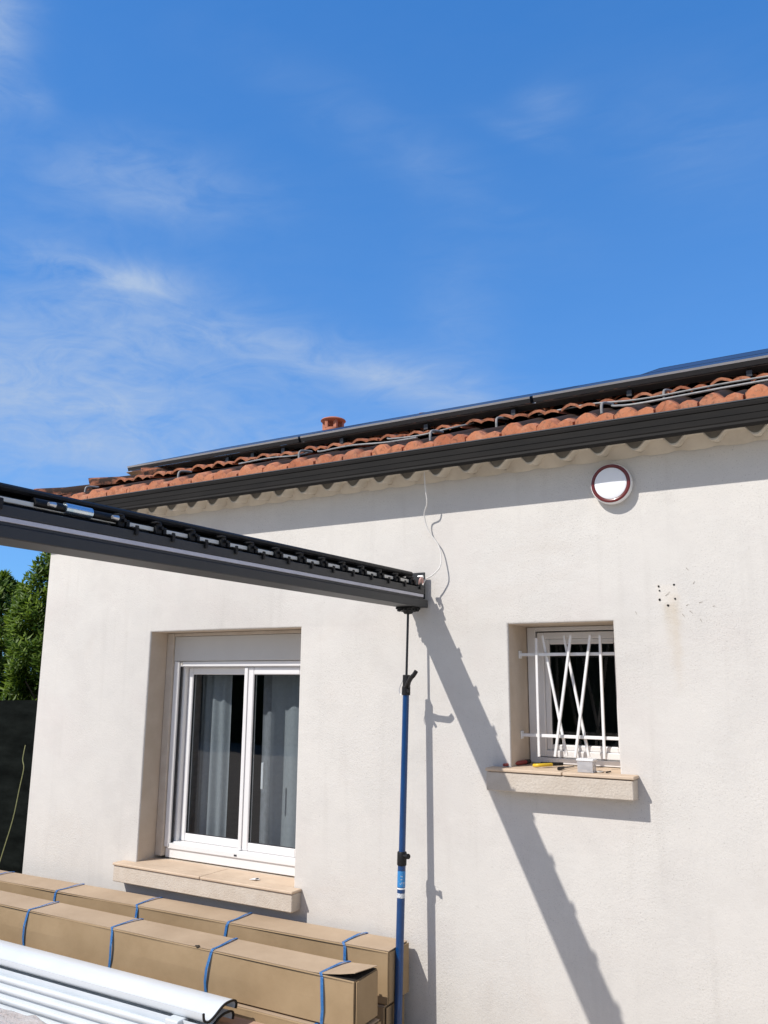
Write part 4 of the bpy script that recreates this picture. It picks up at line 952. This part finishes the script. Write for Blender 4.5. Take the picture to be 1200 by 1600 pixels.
# offcut sheet and a support pallet
bm = bmesh.new(); vs = add_box(bm, -3.6, -2.585, -.795, -.628, .236, .241); bmesh.ops.rotate(bm, verts=bm.verts, cent=(-2.6, -.7, .24), matrix=Matrix.Rotation(math.radians(1.2), 3, 'Z')); tag(obj('cardboard_sheet', bm, M_card_pink), 'pinkish cardboard sheet sticking out from under the white blades', 'cardboard sheet')
pal = empty('pallet', (-4.2, -.82, 0)); tag(pal, 'low pine pallet carrying the white profiles on the ground', 'pallet')
for x in (-6.6, -5.2, -3.9, -2.95):
    obj('bearer', bx(x - .04, x + .04, -1.20, -.63, .022, .075), M_wood, pal)
for i, y in enumerate((-.70, -.86, -1.06)): obj('board', bx(-7.1, -2.75, y - .05, y + .05, .001, .0215), M_wood, pal)
for i, (y, z1) in enumerate(((-.70, .2355), (-.83, .232))): obj('packing_block', bx(-3.3, -3.2, y - .03, y + .03, .0755, z1), M_wood, pal); obj('packing_block', bx(-5.6, -5.5, y - .03, y + .03, .0755, z1), M_wood, pal)
# plastic wrapped parcel
M_film = mat('crumpled_film', (.50, .40, .34), (.62, .56, .52), rough=.12, scale=10, bump=1.0, bscale=26, bdist=.02, coat=.8, spec=.8)
bm = bmesh.new(); add_box(bm, -6.6, -3.55, -1.42, -1.010, .002, .178, bev=.02, seg=3)
bmesh.ops.subdivide_edges(bm, edges=[e for e in bm.edges if e.calc_length() > .3], cuts=60, use_grid_fill=True)
for v in bm.verts:
    n = noise.noise(v.co * 14) * .014 + noise.noise(v.co * 34) * .007
    if v.co.z > .02: v.co += Vector((n * .4, n * .6, n))
tag(obj('wrapped_parcel', bm, M_film, smooth=True), 'brown parcel wrapped in shiny crumpled plastic film at the lower left', 'parcel')

# ------------------------------------------------------------------ planting and fence left of the house
fence = empty('net_fence', (-9, 1.12, 0)); tag(fence, 'low dark windbreak net fence beside the house corner', 'fence')
bm = bmesh.new(); nx = 90; t_, b_ = [], []
for i in range(nx + 1):
    x = -16 + (-5.30 + 16) * i / nx; y = 1.12 + .03 * math.sin(x * 2.1) + .022 * math.sin(x * 9 + math.sin(x * 4)); t_.append(bm.verts.new((x, y, 1.60 + .012 * math.sin(x * 2.6)))); b_.append(bm.verts.new((x, y + .02 * math.sin(x * 3), .02)))
for i in range(nx): bm.faces.new((t_[i], t_[i + 1], b_[i + 1], b_[i]))
bmesh.ops.solidify(bm, geom=bm.faces[:], thickness=.003)
obj('net', bm, M_net, fence, smooth=True)
for x in (-15.5, -13.0, -10.6, -8.3, -5.9): obj('post', tube([(x, 1.17, 0), (x, 1.17, 1.62)], .022, 10), M_post, fence)
def shrub(lb, cx, cy, r, h, n, seed, zmin=.3):
    rnd = random.Random(seed); t = empty('laurel_tree', (cx, cy, 0)); tag(t, lb, 'tree', 'laurels behind the net fence')
    bm = bmesh.new(); add_tube(bm, [(cx, cy, 0), (cx + .03, cy, h * .35), (cx + .02, cy + .03, h * .7), (cx, cy, h * .9)], [.06, .05, .03, .012], 8)
    for k in range(12):
        a = k * 2.4; z = h * (.25 + .05 * k); add_tube(bm, [(cx + .02, cy, z), (cx + r * .5 * math.cos(a), cy + r * .5 * math.sin(a), z + .25), (cx + r * .8 * math.cos(a), cy + r * .8 * math.sin(a), z + .55)], [.022, .014, .006], 6)
    obj('trunk', bm, M_bark, t, smooth=True)
    verts, faces, tones = [], [], []
    sprigs = n // 9
    for s in range(sprigs):
        while True:
            zf = rnd.random(); ang = rnd.uniform(0, 2 * PI)
            env = (math.sin(PI * min(1, zf * .86 + .16)) ** .55) * r * (1 + .30 * noise.noise(Vector((math.cos(ang) * 1.6, math.sin(ang) * 1.6, zf * 3.2 + seed))))
            z = zmin + zf * (h - zmin); rad = env * (1 - .55 * rnd.random() ** 2.2)
            c = Vector((cx + rad * math.cos(ang), cy + rad * math.sin(ang), z))
            if noise.noise(c * 2.1 + Vector((seed, 0, 0))) > -.34: break
        up_ = Vector((math.cos(ang) * .55, math.sin(ang) * .55, .9 + rnd.uniform(-.3, .5))).normalized(); base = rnd.random() ** 1.6; tip = rad / max(env, .01)
        for k in range(9):
            az = k * 2.4 + rnd.random(); el = rnd.uniform(.15, 1.0); side = up_.orthogonal().normalized(); side.rotate(Matrix.Rotation(az, 3, up_).to_quaternion())
            d = (up_ * el + side).normalized(); L2 = rnd.uniform(.07, .12); w2 = L2 * .16; o = c + up_ * (k * .012 - .05); nrm = d.cross(up_).normalized(); dn = d.cross(nrm).normalized()
            b0 = len(verts); bend = dn * L2 * rnd.uniform(-.12, .12)
            verts += [o, o + d * L2 * .45 + nrm * w2 + dn * w2 * .3, o + d * L2 + bend, o + d * L2 * .45 - nrm * w2 + dn * w2 * .3, o + d * L2 * .5 - dn * .001]
            faces += [(b0, b0 + 1, b0 + 4), (b0 + 1, b0 + 2, b0 + 4), (b0 + 2, b0 + 3, b0 + 4), (b0 + 3, b0, b0 + 4)]
            tn = min(1, max(0, base * .75 + .25 * rnd.random() + (.12 if k > 5 else -.06))); tones += [tn] * 5
    me = bpy.data.meshes.new('crown'); og = origin(t); me.from_pydata([v - og for v in verts], [], faces); at = me.attributes.new('tone', 'FLOAT', 'POINT'); at.data.foreach_set('value', tones)
    me.materials.append(M_leaf); o = bpy.data.objects.new('crown', me); COL.objects.link(o); o.parent = t
shrub('tall bushy laurel with glossy leaves rising right beside the house corner', -7.88, 2.45, .80, 3.50, 34000, 3)
shrub('lower laurel to the left of the tall one, at the picture edge', -9.15, 2.35, .78, 3.02, 24000, 11)
shrub('laurel hidden mostly behind the house corner', -6.85, 2.75, .62, 3.05, 6000, 21)
shrub('laurel standing farther left beyond the picture edge', -10.3, 2.5, .75, 3.2, 6000, 31)
# yellowish cord hanging at the corner
pp = curve_pts([(-6.655, 1.0, 1.22), (-6.66, .99, 1.10), (-6.635, .99, 1.02), (-6.655, .98, .85), (-6.69, .97, .60), (-6.76, .96, .35), (-6.84, .95, .10), (-6.90, .94, .01)], 6)
tag(obj('garden_cord', tube(pp, .0040, 7), M_cord, smooth=True), 'yellow green cord trailing down in front of the dark net', 'cord')
